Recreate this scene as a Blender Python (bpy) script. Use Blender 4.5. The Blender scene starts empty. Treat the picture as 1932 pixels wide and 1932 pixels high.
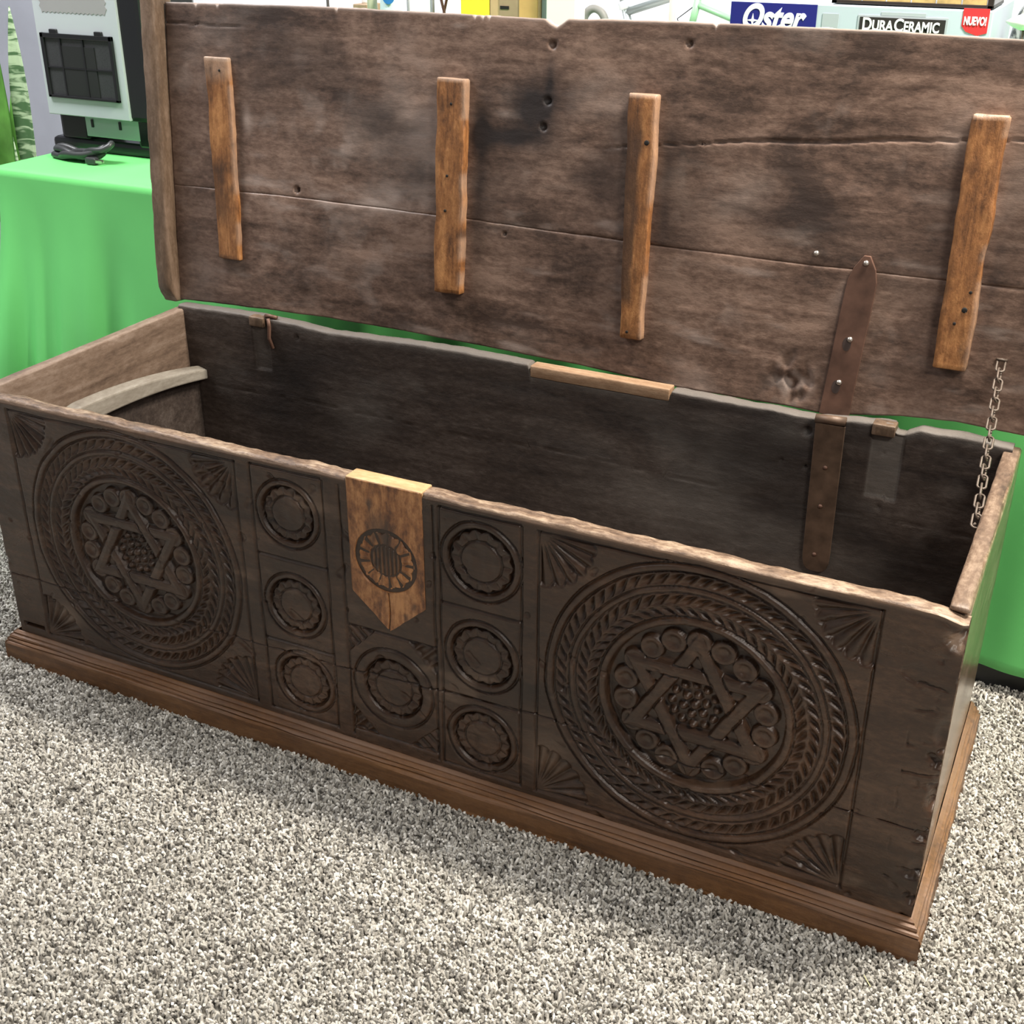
import bpy, bmesh, math, random
import numpy as np
from mathutils import Vector, Matrix, Euler

random.seed(7)
rng = np.random.default_rng(11)
SC = bpy.context.scene
COL = SC.collection

# ------------------------------------------------------------------ camera
S = 1.08
CAM = np.array([1.5615, -1.2501, 1.2044]) * S
YAW, PIT, ROLL, FPX = -0.4577, -0.4677, 0.0029, 2339.28
_f = np.array([math.sin(YAW) * math.cos(PIT), math.cos(YAW) * math.cos(PIT), math.sin(PIT)])
_r = np.array([math.cos(YAW), -math.sin(YAW), 0.0])
_u = np.cross(_r, _f)
CR = math.cos(ROLL) * _r + math.sin(ROLL) * _u
CU = -math.sin(ROLL) * _r + math.cos(ROLL) * _u
cd = bpy.data.cameras.new('camera')
cam = bpy.data.objects.new('camera', cd)
COL.objects.link(cam)
cd.sensor_width = 36.0
cd.lens = 36.0 * FPX / 1932.0
cd.clip_start = 0.02
cam.matrix_world = Matrix(((CR[0], CU[0], -_f[0], CAM[0]), (CR[1], CU[1], -_f[1], CAM[1]),
                           (CR[2], CU[2], -_f[2], CAM[2]), (0, 0, 0, 1)))
SC.camera = cam


def ray(x, y):
    return _f + CR * (x - 966) / FPX - CU * (y - 966) / FPX


def on_y(x, y, Y):
    d = ray(x, y)
    return CAM + d * (Y - CAM[1]) / d[1]


def on_z(x, y, z):
    d = ray(x, y)
    return CAM + d * (z - CAM[2]) / d[2]


# ------------------------------------------------------------------ world, lights, exposure
w = bpy.data.worlds.new('World')
SC.world = w
w.use_nodes = True
w.node_tree.nodes['Background'].inputs[0].default_value = (0.90, 0.95, 1.0, 1)
w.node_tree.nodes['Background'].inputs[1].default_value = 0.19
SC.view_settings.view_transform = 'Standard'
SC.view_settings.look = 'None'
SC.view_settings.exposure = 0.0
SC.view_settings.gamma = 1.0
SC.view_settings.use_curve_mapping = False


def area(name, loc, size, power, color, target=None):
    l = bpy.data.lights.new(name, 'AREA')
    l.shape = 'RECTANGLE'
    l.size, l.size_y = size
    l.energy = power
    l.color = color
    o = bpy.data.objects.new(name, l)
    COL.objects.link(o)
    o.location = loc
    if target is not None:
        d = Vector(target) - Vector(loc)
        o.rotation_euler = d.to_track_quat('-Z', 'Y').to_euler()
    return o


area('ceiling_light_over_chest', (2.0, 0.58, 2.62), (0.75, 0.24), 158, (1.0, 0.93, 0.82))
area('ceiling_light_front', (3.0, -1.1, 2.62), (1.0, 0.4), 72, (1.0, 0.94, 0.86))
area('ceiling_light_front_left', (-1.6, -2.2, 2.62), (1.2, 0.5), 20, (1.0, 0.95, 0.88))
area('ceiling_light_behind', (0.4, 3.4, 2.62), (1.2, 0.6), 150, (0.97, 0.98, 1.0))
area('fill_light_aside', (-1.0, 0.25, 2.62), (1.2, 0.5), 82, (0.98, 0.98, 1.0))  # unseen fill lamp, added to brighten the table top and skirt

area('fill_light_behind_left', (-2.6, 3.4, 2.62), (1.2, 0.6), 110, (0.97, 0.98, 1.0))  # unseen fill lamp, added to whiten the dim left part of the wall

# ------------------------------------------------------------------ numpy noise


def _hash(ix, iy, iz, seed):
    h = (ix.astype(np.int64) * 374761393 + iy.astype(np.int64) * 668265263 + iz.astype(np.int64) * 2147483647 + seed * 1274126177) & 0xFFFFFFFF
    h = ((h ^ (h >> 13)) * 1274126177) & 0xFFFFFFFF
    h = ((h ^ (h >> 16)) * 2246822519) & 0xFFFFFFFF
    return ((h ^ (h >> 15)) & 0xFFFFFF) / float(0xFFFFFF)


def vnoise(x, y, z=None, seed=0):
    x = np.asarray(x, float)
    y = np.asarray(y, float)
    z = np.zeros_like(x) if z is None else np.asarray(z, float)
    x, y, z = np.broadcast_arrays(.8 * x - .6 * y + .31 * seed, .6 * x + .8 * y, z)
    ix, iy, iz = np.floor(x), np.floor(y), np.floor(z)
    fx, fy, fz = x - ix, y - iy, z - iz
    fx, fy, fz = [t * t * (3 - 2 * t) for t in (fx, fy, fz)]
    r = 0
    for a in (0, 1):
        for b in (0, 1):
            for c in (0, 1):
                wgt = (fx if a else 1 - fx) * (fy if b else 1 - fy) * (fz if c else 1 - fz)
                r = r + wgt * _hash(ix + a, iy + b, iz + c, seed)
    return r * 2 - 1


def fbm(x, y, z=None, seed=0, oct=4):
    r, a, s = 0, 1.0, 1.0
    for k in range(oct):
        r = r + a * vnoise(np.asarray(x) * s, np.asarray(y) * s, None if z is None else np.asarray(z) * s, seed + k * 17)
        a *= 0.5
        s *= 2.03
    return r / 1.9


def sstep(a, b, x):
    t = np.clip((x - a) / (b - a), 0, 1)
    return t * t * (3 - 2 * t)


# ------------------------------------------------------------------ object helpers
def tag(o, label=None, cat=None, group=None, kind=None):
    if label:
        o['label'] = label
    if cat:
        o['category'] = cat
    if group:
        o['group'] = group
    if kind:
        o['kind'] = kind
    return o


def empty(name, loc, parent=None):
    o = bpy.data.objects.new(name, None)
    o.empty_display_size = 0.05
    COL.objects.link(o)
    o.location = loc
    o['_w'] = list(map(float, loc))
    if parent is not None:
        adopt(o, parent)
    return o


def adopt(o, parent):
    o.parent = parent
    pw = parent.get('_w')
    if pw is not None:
        o.matrix_parent_inverse = Matrix.Translation(-Vector(pw))


def mk(name, verts, faces, mat=None, parent=None, smooth=True, attrs=None, loc=None):
    me = bpy.data.meshes.new(name)
    verts = np.asarray(verts, float)
    if loc is not None:
        verts = verts - np.asarray(loc, float)
    if isinstance(faces, np.ndarray):
        n = len(faces)
        k = faces.shape[1]
        me.vertices.add(len(verts))
        me.vertices.foreach_set('co', verts.ravel())
        me.loops.add(n * k)
        me.loops.foreach_set('vertex_index', faces.ravel().astype(np.int32))
        me.polygons.add(n)
        me.polygons.foreach_set('loop_start', np.arange(0, n * k, k, dtype=np.int32))
        me.polygons.foreach_set('loop_total', np.full(n, k, dtype=np.int32))
        me.update(calc_edges=True)
    else:
        me.from_pydata(verts.tolist(), [], faces)
    me.polygons.foreach_set('use_smooth', [smooth] * len(me.polygons))
    if attrs:
        for k_, v_ in attrs.items():
            a = me.attributes.new(k_, 'FLOAT', 'POINT')
            a.data.foreach_set('value', np.asarray(v_, np.float32))
    me.validate()
    me.update()
    o = bpy.data.objects.new(name, me)
    COL.objects.link(o)
    if loc is not None:
        o.location = loc
        o['_w'] = list(map(float, loc))
    else:
        o['_w'] = [0.0, 0.0, 0.0]
    if mat is not None:
        me.materials.append(mat)
    if parent is not None:
        adopt(o, parent)
    return o


class MB:
    def __init__(self):
        self.v, self.f = [], []

    def add(self, v, f):
        n = len(self.v)
        self.v += [tuple(map(float, p)) for p in v]
        self.f += [tuple(n + i for i in q) for q in f]
        return self

    def box(self, x0, x1, y0, y1, z0, z1):
        v = [(x, y, z) for x in (x0, x1) for y in (y0, y1) for z in (z0, z1)]
        return self.add(v, [(0, 1, 3, 2), (4, 6, 7, 5), (0, 4, 5, 1), (2, 3, 7, 6), (0, 2, 6, 4), (1, 5, 7, 3)])

    def tube(self, pts, r, n=8, closed=False, cap=True):
        pts = [Vector(p) for p in pts]
        m = len(pts)
        rs = r if isinstance(r, (list, tuple)) else [r] * m
        up = None
        rings = []
        for i, p in enumerate(pts):
            a = pts[(i - 1) % m] if (closed or i > 0) else p
            b = pts[(i + 1) % m] if (closed or i < m - 1) else p
            t = (b - a).normalized()
            if up is None:
                up = t.orthogonal().normalized()
            up = (up - t * up.dot(t)).normalized()
            s = t.cross(up)
            rings.append([p + (up * math.cos(2 * math.pi * k / n) + s * math.sin(2 * math.pi * k / n)) * rs[i] for k in range(n)])
        v = [q for ri in rings for q in ri]
        f = []
        for i in range(m if closed else m - 1):
            j = (i + 1) % m
            for k in range(n):
                f.append((i * n + k, i * n + (k + 1) % n, j * n + (k + 1) % n, j * n + k))
        if cap and not closed:
            f.append(tuple(range(n - 1, -1, -1)))
            f.append(tuple((m - 1) * n + k for k in range(n)))
        return self.add(v, f)

    def lathe(self, prof, c=(0, 0, 0), n=24):
        v, f = [], []
        for (r, z) in prof:
            for k in range(n):
                a = 2 * math.pi * k / n
                v.append((c[0] + r * math.cos(a), c[1] + r * math.sin(a), c[2] + z))
        for i in range(len(prof) - 1):
            for k in range(n):
                f.append((i * n + k, i * n + (k + 1) % n, (i + 1) * n + (k + 1) % n, (i + 1) * n + k))
        f.append(tuple(range(n - 1, -1, -1)))
        f.append(tuple((len(prof) - 1) * n + k for k in range(n)))
        return self.add(v, f)

    def prism(self, poly, y0, y1):
        """poly in (x,z), extruded along y"""
        n = len(poly)
        v = [(x, y0, z) for x, z in poly] + [(x, y1, z) for x, z in poly]
        f = [tuple(range(n)), tuple(range(2 * n - 1, n - 1, -1))]
        f += [(i, n + i, n + (i + 1) % n, (i + 1) % n) for i in range(n)]
        return self.add(v, f)

    def map(self, fn):
        self.v = [tuple(fn(*p)) for p in self.v]
        return self

    def build(self, name, mat, parent=None, smooth=False, bevel=0, loc=None):
        o = mk(name, self.v, self.f, mat, parent, smooth, loc=loc)
        bm = bmesh.new()
        bm.from_mesh(o.data)
        bmesh.ops.recalc_face_normals(bm, faces=bm.faces)
        bm.to_mesh(o.data)
        bm.free()
        if bevel:
            b = o.modifiers.new('bevel', 'BEVEL')
            b.width = bevel
            b.segments = 2
            b.limit_method = 'ANGLE'
        return o


def cuts(a, b, r, seg):
    n = max(1, int(round((b - a - 2 * r) / seg)))
    return np.concatenate([[a, a + .3 * r], np.linspace(a + r, b - r, n + 1), [b - .3 * r, b]])


def rough_box(x0, x1, y0, y1, z0, z1, r=.003, seg=.02, amp=.001, freq=12, seed=0, edge=0.0):
    """worn board: rounded box with noisy surface; returns verts, quads"""
    X, Y, Z = cuts(x0, x1, r, seg), cuts(y0, y1, r, seg), cuts(z0, z1, r, seg)
    vs, fs = [], []
    off = 0

    def face(A, B, fn, flip):
        nonlocal off
        a, b = np.meshgrid(A, B, indexing='ij')
        p = fn(a.ravel(), b.ravel())
        vs.append(p)
        n, m = len(A), len(B)
        i = (np.arange(n - 1)[:, None] * m + np.arange(m - 1)[None, :]).ravel() + off
        q = np.stack([i, i + m, i + m + 1, i + 1], 1)
        fs.append(q[:, ::-1] if flip else q)
        off += n * m
    o = np.ones_like
    face(X, Y, lambda a, b: np.stack([a, b, z0 * o(a)], 1), True)
    face(X, Y, lambda a, b: np.stack([a, b, z1 * o(a)], 1), False)
    face(X, Z, lambda a, b: np.stack([a, y0 * o(a), b], 1), False)
    face(X, Z, lambda a, b: np.stack([a, y1 * o(a), b], 1), True)
    face(Y, Z, lambda a, b: np.stack([x0 * o(a), a, b], 1), True)
    face(Y, Z, lambda a, b: np.stack([x1 * o(a), a, b], 1), False)
    v = np.concatenate(vs)
    f = np.concatenate(fs)
    key = np.round(v * 1e6).astype(np.int64)
    _, idx, inv = np.unique(key, axis=0, return_index=True, return_inverse=True)
    inv = inv.ravel()
    v = v[idx]
    f = inv[f]
    lo = np.array([x0, y0, z0]) + r
    hi = np.array([x1, y1, z1]) - r
    inner = np.clip(v, lo, hi)
    d = v - inner
    ln = np.linalg.norm(d, axis=1, keepdims=True)
    d = d / np.maximum(ln, 1e-9)
    nz = fbm(v[:, 0] * freq, v[:, 1] * freq, v[:, 2] * freq, seed, 4)
    e = (np.sum(np.abs((v - inner)) > r * .2, axis=1) > 1)
    nz2 = vnoise(v[:, 0] * 40, v[:, 1] * 40, v[:, 2] * 40, seed + 5)
    v = inner + d * (r + amp * nz[:, None] - (e * edge * np.clip(nz2 + .2, 0, 1))[:, None])
    return v, f


# ------------------------------------------------------------------ materials
def nodes_of(name):
    m = bpy.data.materials.new(name)
    m.use_nodes = True
    nt = m.node_tree
    return m, nt, nt.nodes['Principled BSDF']


def simple(name, col, rough=.5, metal=0.0, spec=.5, noise=0, nscale=40, trans=0, emit=0, bump=0):
    m, nt, b = nodes_of(name)
    b.inputs['Roughness'].default_value = rough
    b.inputs['Metallic'].default_value = metal
    b.inputs['Specular IOR Level'].default_value = spec
    b.inputs['Transmission Weight'].default_value = trans
    b.inputs['Base Color'].default_value = (*col, 1)
    if noise or bump:
        tc = nt.nodes.new('ShaderNodeTexCoord')
        n = nt.nodes.new('ShaderNodeTexNoise')
        n.inputs['Scale'].default_value = nscale
        n.inputs['Detail'].default_value = 5
        nt.links.new(tc.outputs['Object'], n.inputs['Vector'])
        if noise:
            r = nt.nodes.new('ShaderNodeValToRGB')
            r.color_ramp.elements[0].position = .3
            r.color_ramp.elements[1].position = .7
            r.color_ramp.elements[0].color = (*[c * (1 - noise) for c in col], 1)
            r.color_ramp.elements[1].color = (*[min(1, c * (1 + noise)) for c in col], 1)
            nt.links.new(n.outputs['Fac'], r.inputs['Fac'])
            nt.links.new(r.outputs['Color'], b.inputs['Base Color'])
        if bump:
            bp = nt.nodes.new('ShaderNodeBump')
            bp.inputs['Strength'].default_value = bump
            bp.inputs['Distance'].default_value = .002
            nt.links.new(n.outputs['Fac'], bp.inputs['Height'])
            nt.links.new(bp.outputs['Normal'], b.inputs['Normal'])
    return m


def wood(name, dark, mid, light, axis=0, grain=(3, 60), rough=(.35, .6), blotch=2.5, contrast=.5, bump=.25, spec=.5, scuff=None, stain=None, gamp=.5, fine=.35):
    """aged wood: stretched grain noise + broad blotches + optional painted-in wear attributes"""
    m, nt, b = nodes_of(name)
    N, Lk = nt.nodes.new, nt.links.new
    tc = N('ShaderNodeTexCoord')
    mp = N('ShaderNodeMapping')
    sc = [grain[1]] * 3
    sc[axis] = grain[0]
    mp.inputs['Scale'].default_value = sc
    Lk(tc.outputs['Object'], mp.inputs['Vector'])
    g = N('ShaderNodeTexNoise')
    g.inputs['Scale'].default_value = 1.0
    g.inputs['Detail'].default_value = 8
    g.inputs['Roughness'].default_value = .62
    g.inputs['Distortion'].default_value = .6
    Lk(mp.outputs['Vector'], g.inputs['Vector'])
    bl = N('ShaderNodeTexNoise')
    bl.inputs['Scale'].default_value = blotch
    bl.inputs['Detail'].default_value = 9
    bl.inputs['Roughness'].default_value = .62
    bl.inputs['Distortion'].default_value = .8
    mp2 = N('ShaderNodeMapping')
    s2 = [1.5] * 3
    s2[axis] = .8
    mp2.inputs['Scale'].default_value = s2
    Lk(tc.outputs['Object'], mp2.inputs['Vector'])
    Lk(mp2.outputs['Vector'], bl.inputs['Vector'])
    mx = N('ShaderNodeMix')
    mx.data_type = 'FLOAT'
    mx.inputs[0].default_value = gamp
    Lk(bl.outputs['Fac'], mx.inputs[2])
    Lk(g.outputs['Fac'], mx.inputs[3])
    fn = N('ShaderNodeTexNoise')
    fn.inputs['Scale'].default_value = 5.0
    fn.inputs['Detail'].default_value = 6
    fn.inputs['Roughness'].default_value = .7
    mp4 = N('ShaderNodeMapping')
    s4 = [26] * 3
    s4[axis] = 13
    mp4.inputs['Scale'].default_value = s4
    Lk(tc.outputs['Object'], mp4.inputs['Vector'])
    Lk(mp4.outputs['Vector'], fn.inputs['Vector'])
    ma = N('ShaderNodeMath')
    ma.operation = 'MULTIPLY_ADD'
    ma.inputs[1].default_value = fine
    Lk(fn.outputs['Fac'], ma.inputs[0])
    ms = N('ShaderNodeMath')
    ms.operation = 'SUBTRACT'
    ms.inputs[1].default_value = fine * .5
    Lk(mx.outputs[0], ms.inputs[0])
    Lk(ms.outputs[0], ma.inputs[2])
    rp = N('ShaderNodeValToRGB')
    e = rp.color_ramp.elements
    e[0].position, e[1].position = .5 - .25 * (1.2 - contrast), .5 + .25 * (1.2 - contrast)
    e[0].color, e[1].color = (*dark, 1), (*light, 1)
    q = e.new(.5)
    q.color = (*mid, 1)
    Lk(ma.outputs[0], rp.inputs['Fac'])
    out = rp.outputs['Color']

    def over(attr, col, strength):
        nonlocal out
        at = N('ShaderNodeAttribute')
        at.attribute_name = attr
        fac = N('ShaderNodeMath')
        fac.operation = 'MULTIPLY'
        fac.use_clamp = True
        fac.inputs[1].default_value = strength
        Lk(at.outputs['Fac'], fac.inputs[0])
        c = N('ShaderNodeMix')
        c.data_type = 'RGBA'
        c.inputs[7].default_value = (*col, 1)
        Lk(fac.outputs[0], c.inputs[0])
        Lk(out, c.inputs[6])
        out = c.outputs[2]
    if scuff:
        over('scuff', scuff, 1.0)
    if stain:
        over('stain', stain, 1.0)
    Lk(out, b.inputs['Base Color'])
    mr = N('ShaderNodeMapRange')
    mr.inputs[1].default_value, mr.inputs[2].default_value = .3, .7
    mr.inputs[3].default_value, mr.inputs[4].default_value = rough[1], rough[0]
    Lk(bl.outputs['Fac'], mr.inputs[0])
    Lk(mr.outputs[0], b.inputs['Roughness'])
    b.inputs['Specular IOR Level'].default_value = spec
    bp = N('ShaderNodeBump')
    bp.inputs['Strength'].default_value = bump
    bp.inputs['Distance'].default_value = .0025
    hg = N('ShaderNodeMath')
    hg.operation = 'ADD'
    Lk(g.outputs['Fac'], hg.inputs[0])
    Lk(fn.outputs['Fac'], hg.inputs[1])
    Lk(hg.outputs[0], bp.inputs['Height'])
    Lk(bp.outputs['Normal'], b.inputs['Normal'])
    return m


M_front = wood('carved_front_wood', (.014, .0072, .0041), (.042, .0212, .0118), (.098, .052, .030), 0, (4, 45), (.20, .42), 3.0, .45, .35, .42, scuff=(.22, .15, .105), stain=(.008, .0055, .004), gamp=.4, fine=.4)
M_rim = wood('worn_rim_wood', (.065, .038, .024), (.175, .113, .074), (.36, .265, .185), 0, (6, 60), (.4, .6), 9, .7, .5, fine=.5)
M_lid = wood('lid_inside_wood', (.052, .030, .021), (.130, .079, .057), (.225, .147, .110), 0, (3.0, 26), (.42, .6), 5.2, .75, .24, .4, scuff=(.36, .285, .245), stain=(.020, .014, .013), gamp=.30, fine=.38)
M_batten = wood('orange_batten_wood', (.075, .030, .011), (.24, .100, .034), (.42, .20, .075), 2, (4, 80), (.33, .5), 9, .6, .5, scuff=(.36, .25, .18), stain=(.04, .022, .014))
M_cleat = wood('lid_cleat_wood', (.050, .031, .020), (.115, .073, .045), (.22, .15, .105), 2, (4, 40), (.4, .6), 5, .5, .4)
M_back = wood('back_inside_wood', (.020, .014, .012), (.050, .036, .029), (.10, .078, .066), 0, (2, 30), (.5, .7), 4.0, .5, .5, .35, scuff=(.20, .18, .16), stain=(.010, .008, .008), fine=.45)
M_side = wood('left_inside_wood', (.085, .054, .037), (.175, .118, .083), (.27, .20, .155), 1, (3, 40), (.45, .65), 5, .6, .4)
M_rside = wood('right_wall_wood', (.07, .042, .028), (.165, .105, .070), (.32, .23, .165), 1, (4, 40), (.16, .24), 7, .6, .10, .6, fine=.5)
M_mould = wood('base_moulding_wood', (.042, .016, .005), (.138, .058, .018), (.235, .110, .040), 0, (3, 70), (.33, .5), 5, .5, .4, scuff=(.24, .15, .105))
M_plug = wood('orange_plug_wood', (.075, .025, .009), (.235, .095, .032), (.42, .20, .078), 2, (8, 60), (.33, .5), 16, .7, .35, stain=(.045, .026, .017), fine=.5)
M_inset = wood('inset_strip_wood', (.15, .088, .048), (.25, .15, .085), (.36, .24, .15), 0, (4, 60), (.5, .65), 6, .5, .3)
M_ptop = wood('plug_top_wood', (.28, .17, .08), (.46, .30, .15), (.62, .45, .26), 0, (6, 60), (.4, .6), 8, .5, .3)
M_till = wood('till_rail_wood', (.15, .125, .10), (.25, .22, .18), (.37, .335, .285), 1, (4, 50), (.35, .5), 6, .5, .15)
M_iron = simple('rusty_strap_iron', (.118, .063, .044), .5, .25, .4, .35, 30, bump=.15)
M_iron2 = simple('brown_strap_iron', (.105, .066, .044), .5, .2, .4, .35, 40, bump=.15)
M_nail = simple('bright_nail_steel', (.55, .5, .45), .3, .9)
M_dark = simple('dark_hole', (.006, .005, .004), .9)
M_chain = simple('chain_steel', (.105, .078, .06), .5, .2, .5, .2, 200)
M_green = simple('green_polyester', (.145, .58, .165), .55, 0, .35, .04, 6)
M_white = simple('white_plastic', (.75, .78, .80), .4)

# ------------------------------------------------------------------ setting
fl = MB()
fl.add([(-7, -4, 0), (6, -4, 0), (6, 6, 0), (-7, 6, 0)], [(0, 1, 2, 3)])
M_floor, nt, b = nodes_of('carpet_backing')
n1 = nt.nodes.new('ShaderNodeTexNoise')
n1.inputs['Scale'].default_value = 190
n1.inputs['Detail'].default_value = 3
tc = nt.nodes.new('ShaderNodeTexCoord')
nt.links.new(tc.outputs['Object'], n1.inputs['Vector'])
rp = nt.nodes.new('ShaderNodeValToRGB')
rp.color_ramp.elements[0].position, rp.color_ramp.elements[1].position = .38, .62
rp.color_ramp.elements[0].color, rp.color_ramp.elements[1].color = (.30, .28, .25, 1), (.70, .67, .61, 1)
nt.links.new(n1.outputs['Fac'], rp.inputs['Fac'])
nt.links.new(rp.outputs['Color'], b.inputs['Base Color'])
b.inputs['Roughness'].default_value = .95
b.inputs['Specular IOR Level'].default_value = .1
tag(fl.build('floor', M_floor), 'grey and cream speckled carpet floor', kind='structure')

# pile: short twisted yarn tufts scattered over the floor round the chest
M_pile, nt, b = nodes_of('carpet_yarn')
oi = nt.nodes.new('ShaderNodeObjectInfo')
rp = nt.nodes.new('ShaderNodeValToRGB')
rp.color_ramp.interpolation = 'CONSTANT'
els = rp.color_ramp.elements
pal = [(0, (.15, .137, .12)), (.10, (.27, .252, .222)), (.30, (.385, .362, .322)), (.52, (.485, .462, .414)), (.74, (.60, .573, .52)), (.90, (.80, .77, .71))]
els[0].position, els[0].color = 0, (*pal[0][1], 1)
els[1].position, els[1].color = pal[1][0], (*pal[1][1], 1)
for p_, c_ in pal[2:]:
    q = els.new(p_)
    q.color = (*c_, 1)
nt.links.new(oi.outputs['Random'], rp.inputs['Fac'])
nt.links.new(rp.outputs['Color'], b.inputs['Base Color'])
b.inputs['Roughness'].default_value = .85
b.inputs['Specular IOR Level'].default_value = .2
b.inputs['Sheen Weight'].default_value = .15

pile_v = [(-.9, -1.15, .001), (2.5, -1.15, .001), (2.5, .0, .001), (-.9, .0, .001), (-.9, .56, .001), (0, 0, .001), (0, .56, .001),
          (1.62, 0, .001), (1.62, .56, .001), (2.5, .56, .001), (-.9, .95, .001), (2.5, .95, .001)]
pile = mk('carpet_pile', pile_v, [(0, 1, 2, 7, 5, 3), (3, 5, 6, 4), (7, 2, 9, 8), (4, 6, 8, 9, 11, 10)], M_pile)
tag(pile, 'speckled cream and grey twisted carpet pile around the wooden chest', 'carpet', kind='stuff')
gn = bpy.data.node_groups.new('yarn_tufts', 'GeometryNodeTree')
gn.interface.new_socket('Geometry', in_out='INPUT', socket_type='NodeSocketGeometry')
gn.interface.new_socket('Geometry', in_out='OUTPUT', socket_type='NodeSocketGeometry')
G, GL = gn.nodes.new, gn.links.new
gi, go = G('NodeGroupInput'), G('NodeGroupOutput')
dist = G('GeometryNodeDistributePointsOnFaces')
dist.inputs['Density'].default_value = 60000
GL(gi.outputs[0], dist.inputs['Mesh'])
g2i = G('GeometryNodeGeometryToInstance')
for (mid, end, rad) in [((.002, .001, .005), (.0055, .002, .0065), .0019), ((.001, -.001, .006), (-.003, .001, .0090), .0018), ((-.002, .002, .004), (-.0050, -.0020, .0070), .0020)]:
    bz = G('GeometryNodeCurveQuadraticBezier')
    bz.inputs['Resolution'].default_value = 3
    bz.inputs['Start'].default_value = (0, 0, -.001)
    bz.inputs['Middle'].default_value = mid
    bz.inputs['End'].default_value = end
    cc = G('GeometryNodeCurvePrimitiveCircle')
    cc.inputs['Resolution'].default_value = 4
    cc.inputs['Radius'].default_value = rad
    cm = G('GeometryNodeCurveToMesh')
    cm.inputs['Fill Caps'].default_value = True
    GL(bz.outputs[0], cm.inputs['Curve'])
    GL(cc.outputs[0], cm.inputs['Profile Curve'])
    ss = G('GeometryNodeSetShadeSmooth')
    GL(cm.outputs[0], ss.inputs[0])
    sm = G('GeometryNodeSetMaterial')
    sm.inputs['Material'].default_value = M_pile
    GL(ss.outputs[0], sm.inputs[0])
    GL(sm.outputs[0], g2i.inputs[0])
ip = G('GeometryNodeInstanceOnPoints')
ip.inputs['Pick Instance'].default_value = True
GL(dist.outputs['Points'], ip.inputs['Points'])
GL(g2i.outputs[0], ip.inputs['Instance'])
rv = G('FunctionNodeRandomValue')
rv.data_type = 'FLOAT_VECTOR'
rv.inputs[0].default_value = (-.35, -.35, 0)
rv.inputs[1].default_value = (.35, .35, 6.283)
GL(rv.outputs[0], ip.inputs['Rotation'])
rs = G('FunctionNodeRandomValue')
rs.data_type = 'FLOAT'
rs.inputs[2].default_value = .85
rs.inputs[3].default_value = 1.35
rs.inputs['Seed'].default_value = 5
GL(rs.outputs[1], ip.inputs['Scale'])
GL(ip.outputs[0], go.inputs[0])
md = pile.modifiers.new('tufts', 'NODES')
md.node_group = gn

M_wall = simple('white_wall_paint', (.82, .84, .86), .8, 0, .2, .03, 3)
M_part = simple('grey_partition_fabric', (.36, .37, .43), .8, 0, .2, .05, 8)
tag(MB().box(-7, 6, 5.2, 5.3, 0, 2.9).build('wall_back', M_wall), 'bright white wall far behind the table', kind='structure')
tag(MB().box(-4.2, -1.06, 1.80, 1.86, 0, 2.4).build('wall_left', M_part), 'grey lavender partition wall behind the potted plant', kind='structure')

# ------------------------------------------------------------------ table and green cloth
TX0, TX1, TY0, TY1, TZ = -.655, 2.40, .705, 1.46, .722
tb = empty('display_table', ((TX0 + TX1) / 2, (TY0 + TY1) / 2, 0))
tag(tb, 'long display table on a black plinth under the green cloth', 'table')
M_ttop = simple('table_laminate', (.25, .25, .25), .5)
M_blk = simple('black_metal', (.015, .015, .016), .45)
MB().box(TX0 + .01, TX1 - .01, TY0 + .01, TY1 - .01, TZ - .03, TZ - .003).build('tabletop', M_ttop, tb, bevel=.004)
for lx in (TX0 + .25, TX1 - .25):
    for ly in (TY0 + .12, TY1 - .12):
        MB().tube([(lx, ly, .075), (lx, ly, TZ - .03)], .014, 10).build('leg', M_blk, tb, smooth=True)
MB().box(TX0 + .02, TX1 - .02, TY0 + .006, TY1 - .02, 0, .075).build('plinth', M_blk, tb)
# cloth: perimeter ring with rounded corners, then skirt
per = []
rc = .03


def corner(cx, cy, a0):
    return [(cx + rc * math.cos(a0 + k * math.pi / 16), cy + rc * math.sin(a0 + k * math.pi / 16)) for k in range(9)]


def seg_(p, q, n):
    return [(p[0] + (q[0] - p[0]) * k / n, p[1] + (q[1] - p[1]) * k / n) for k in range(1, n)]


c1 = corner(TX0 + rc, TY0 + rc, math.pi)
c2 = corner(TX1 - rc, TY0 + rc, 1.5 * math.pi)
c3 = corner(TX1 - rc, TY1 - rc, 0)
c4 = corner(TX0 + rc, TY1 - rc, .5 * math.pi)
per = c1 + seg_(c1[-1], c2[0], 320) + c2 + seg_(c2[-1], c3[0], 70) + c3 + seg_(c3[-1], c4[0], 120) + c4 + seg_(c4[-1], c1[0], 70)
per = np.array(per)
nP = len(per)
ds = np.hypot(*(np.roll(per, -1, 0) - per).T)
sA = np.concatenate([[0], np.cumsum(ds)[:-1]])
tan = np.roll(per, -1, 0) - np.roll(per, 1, 0)
tan /= np.linalg.norm(tan, axis=1, keepdims=True)
nor = np.stack([tan[:, 1], -tan[:, 0]], 1)
rows = []
hem = .056
dcor = np.minimum(np.abs(sA - .02), np.abs(sA - sA.max()))  # distance to front-left corner
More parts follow.
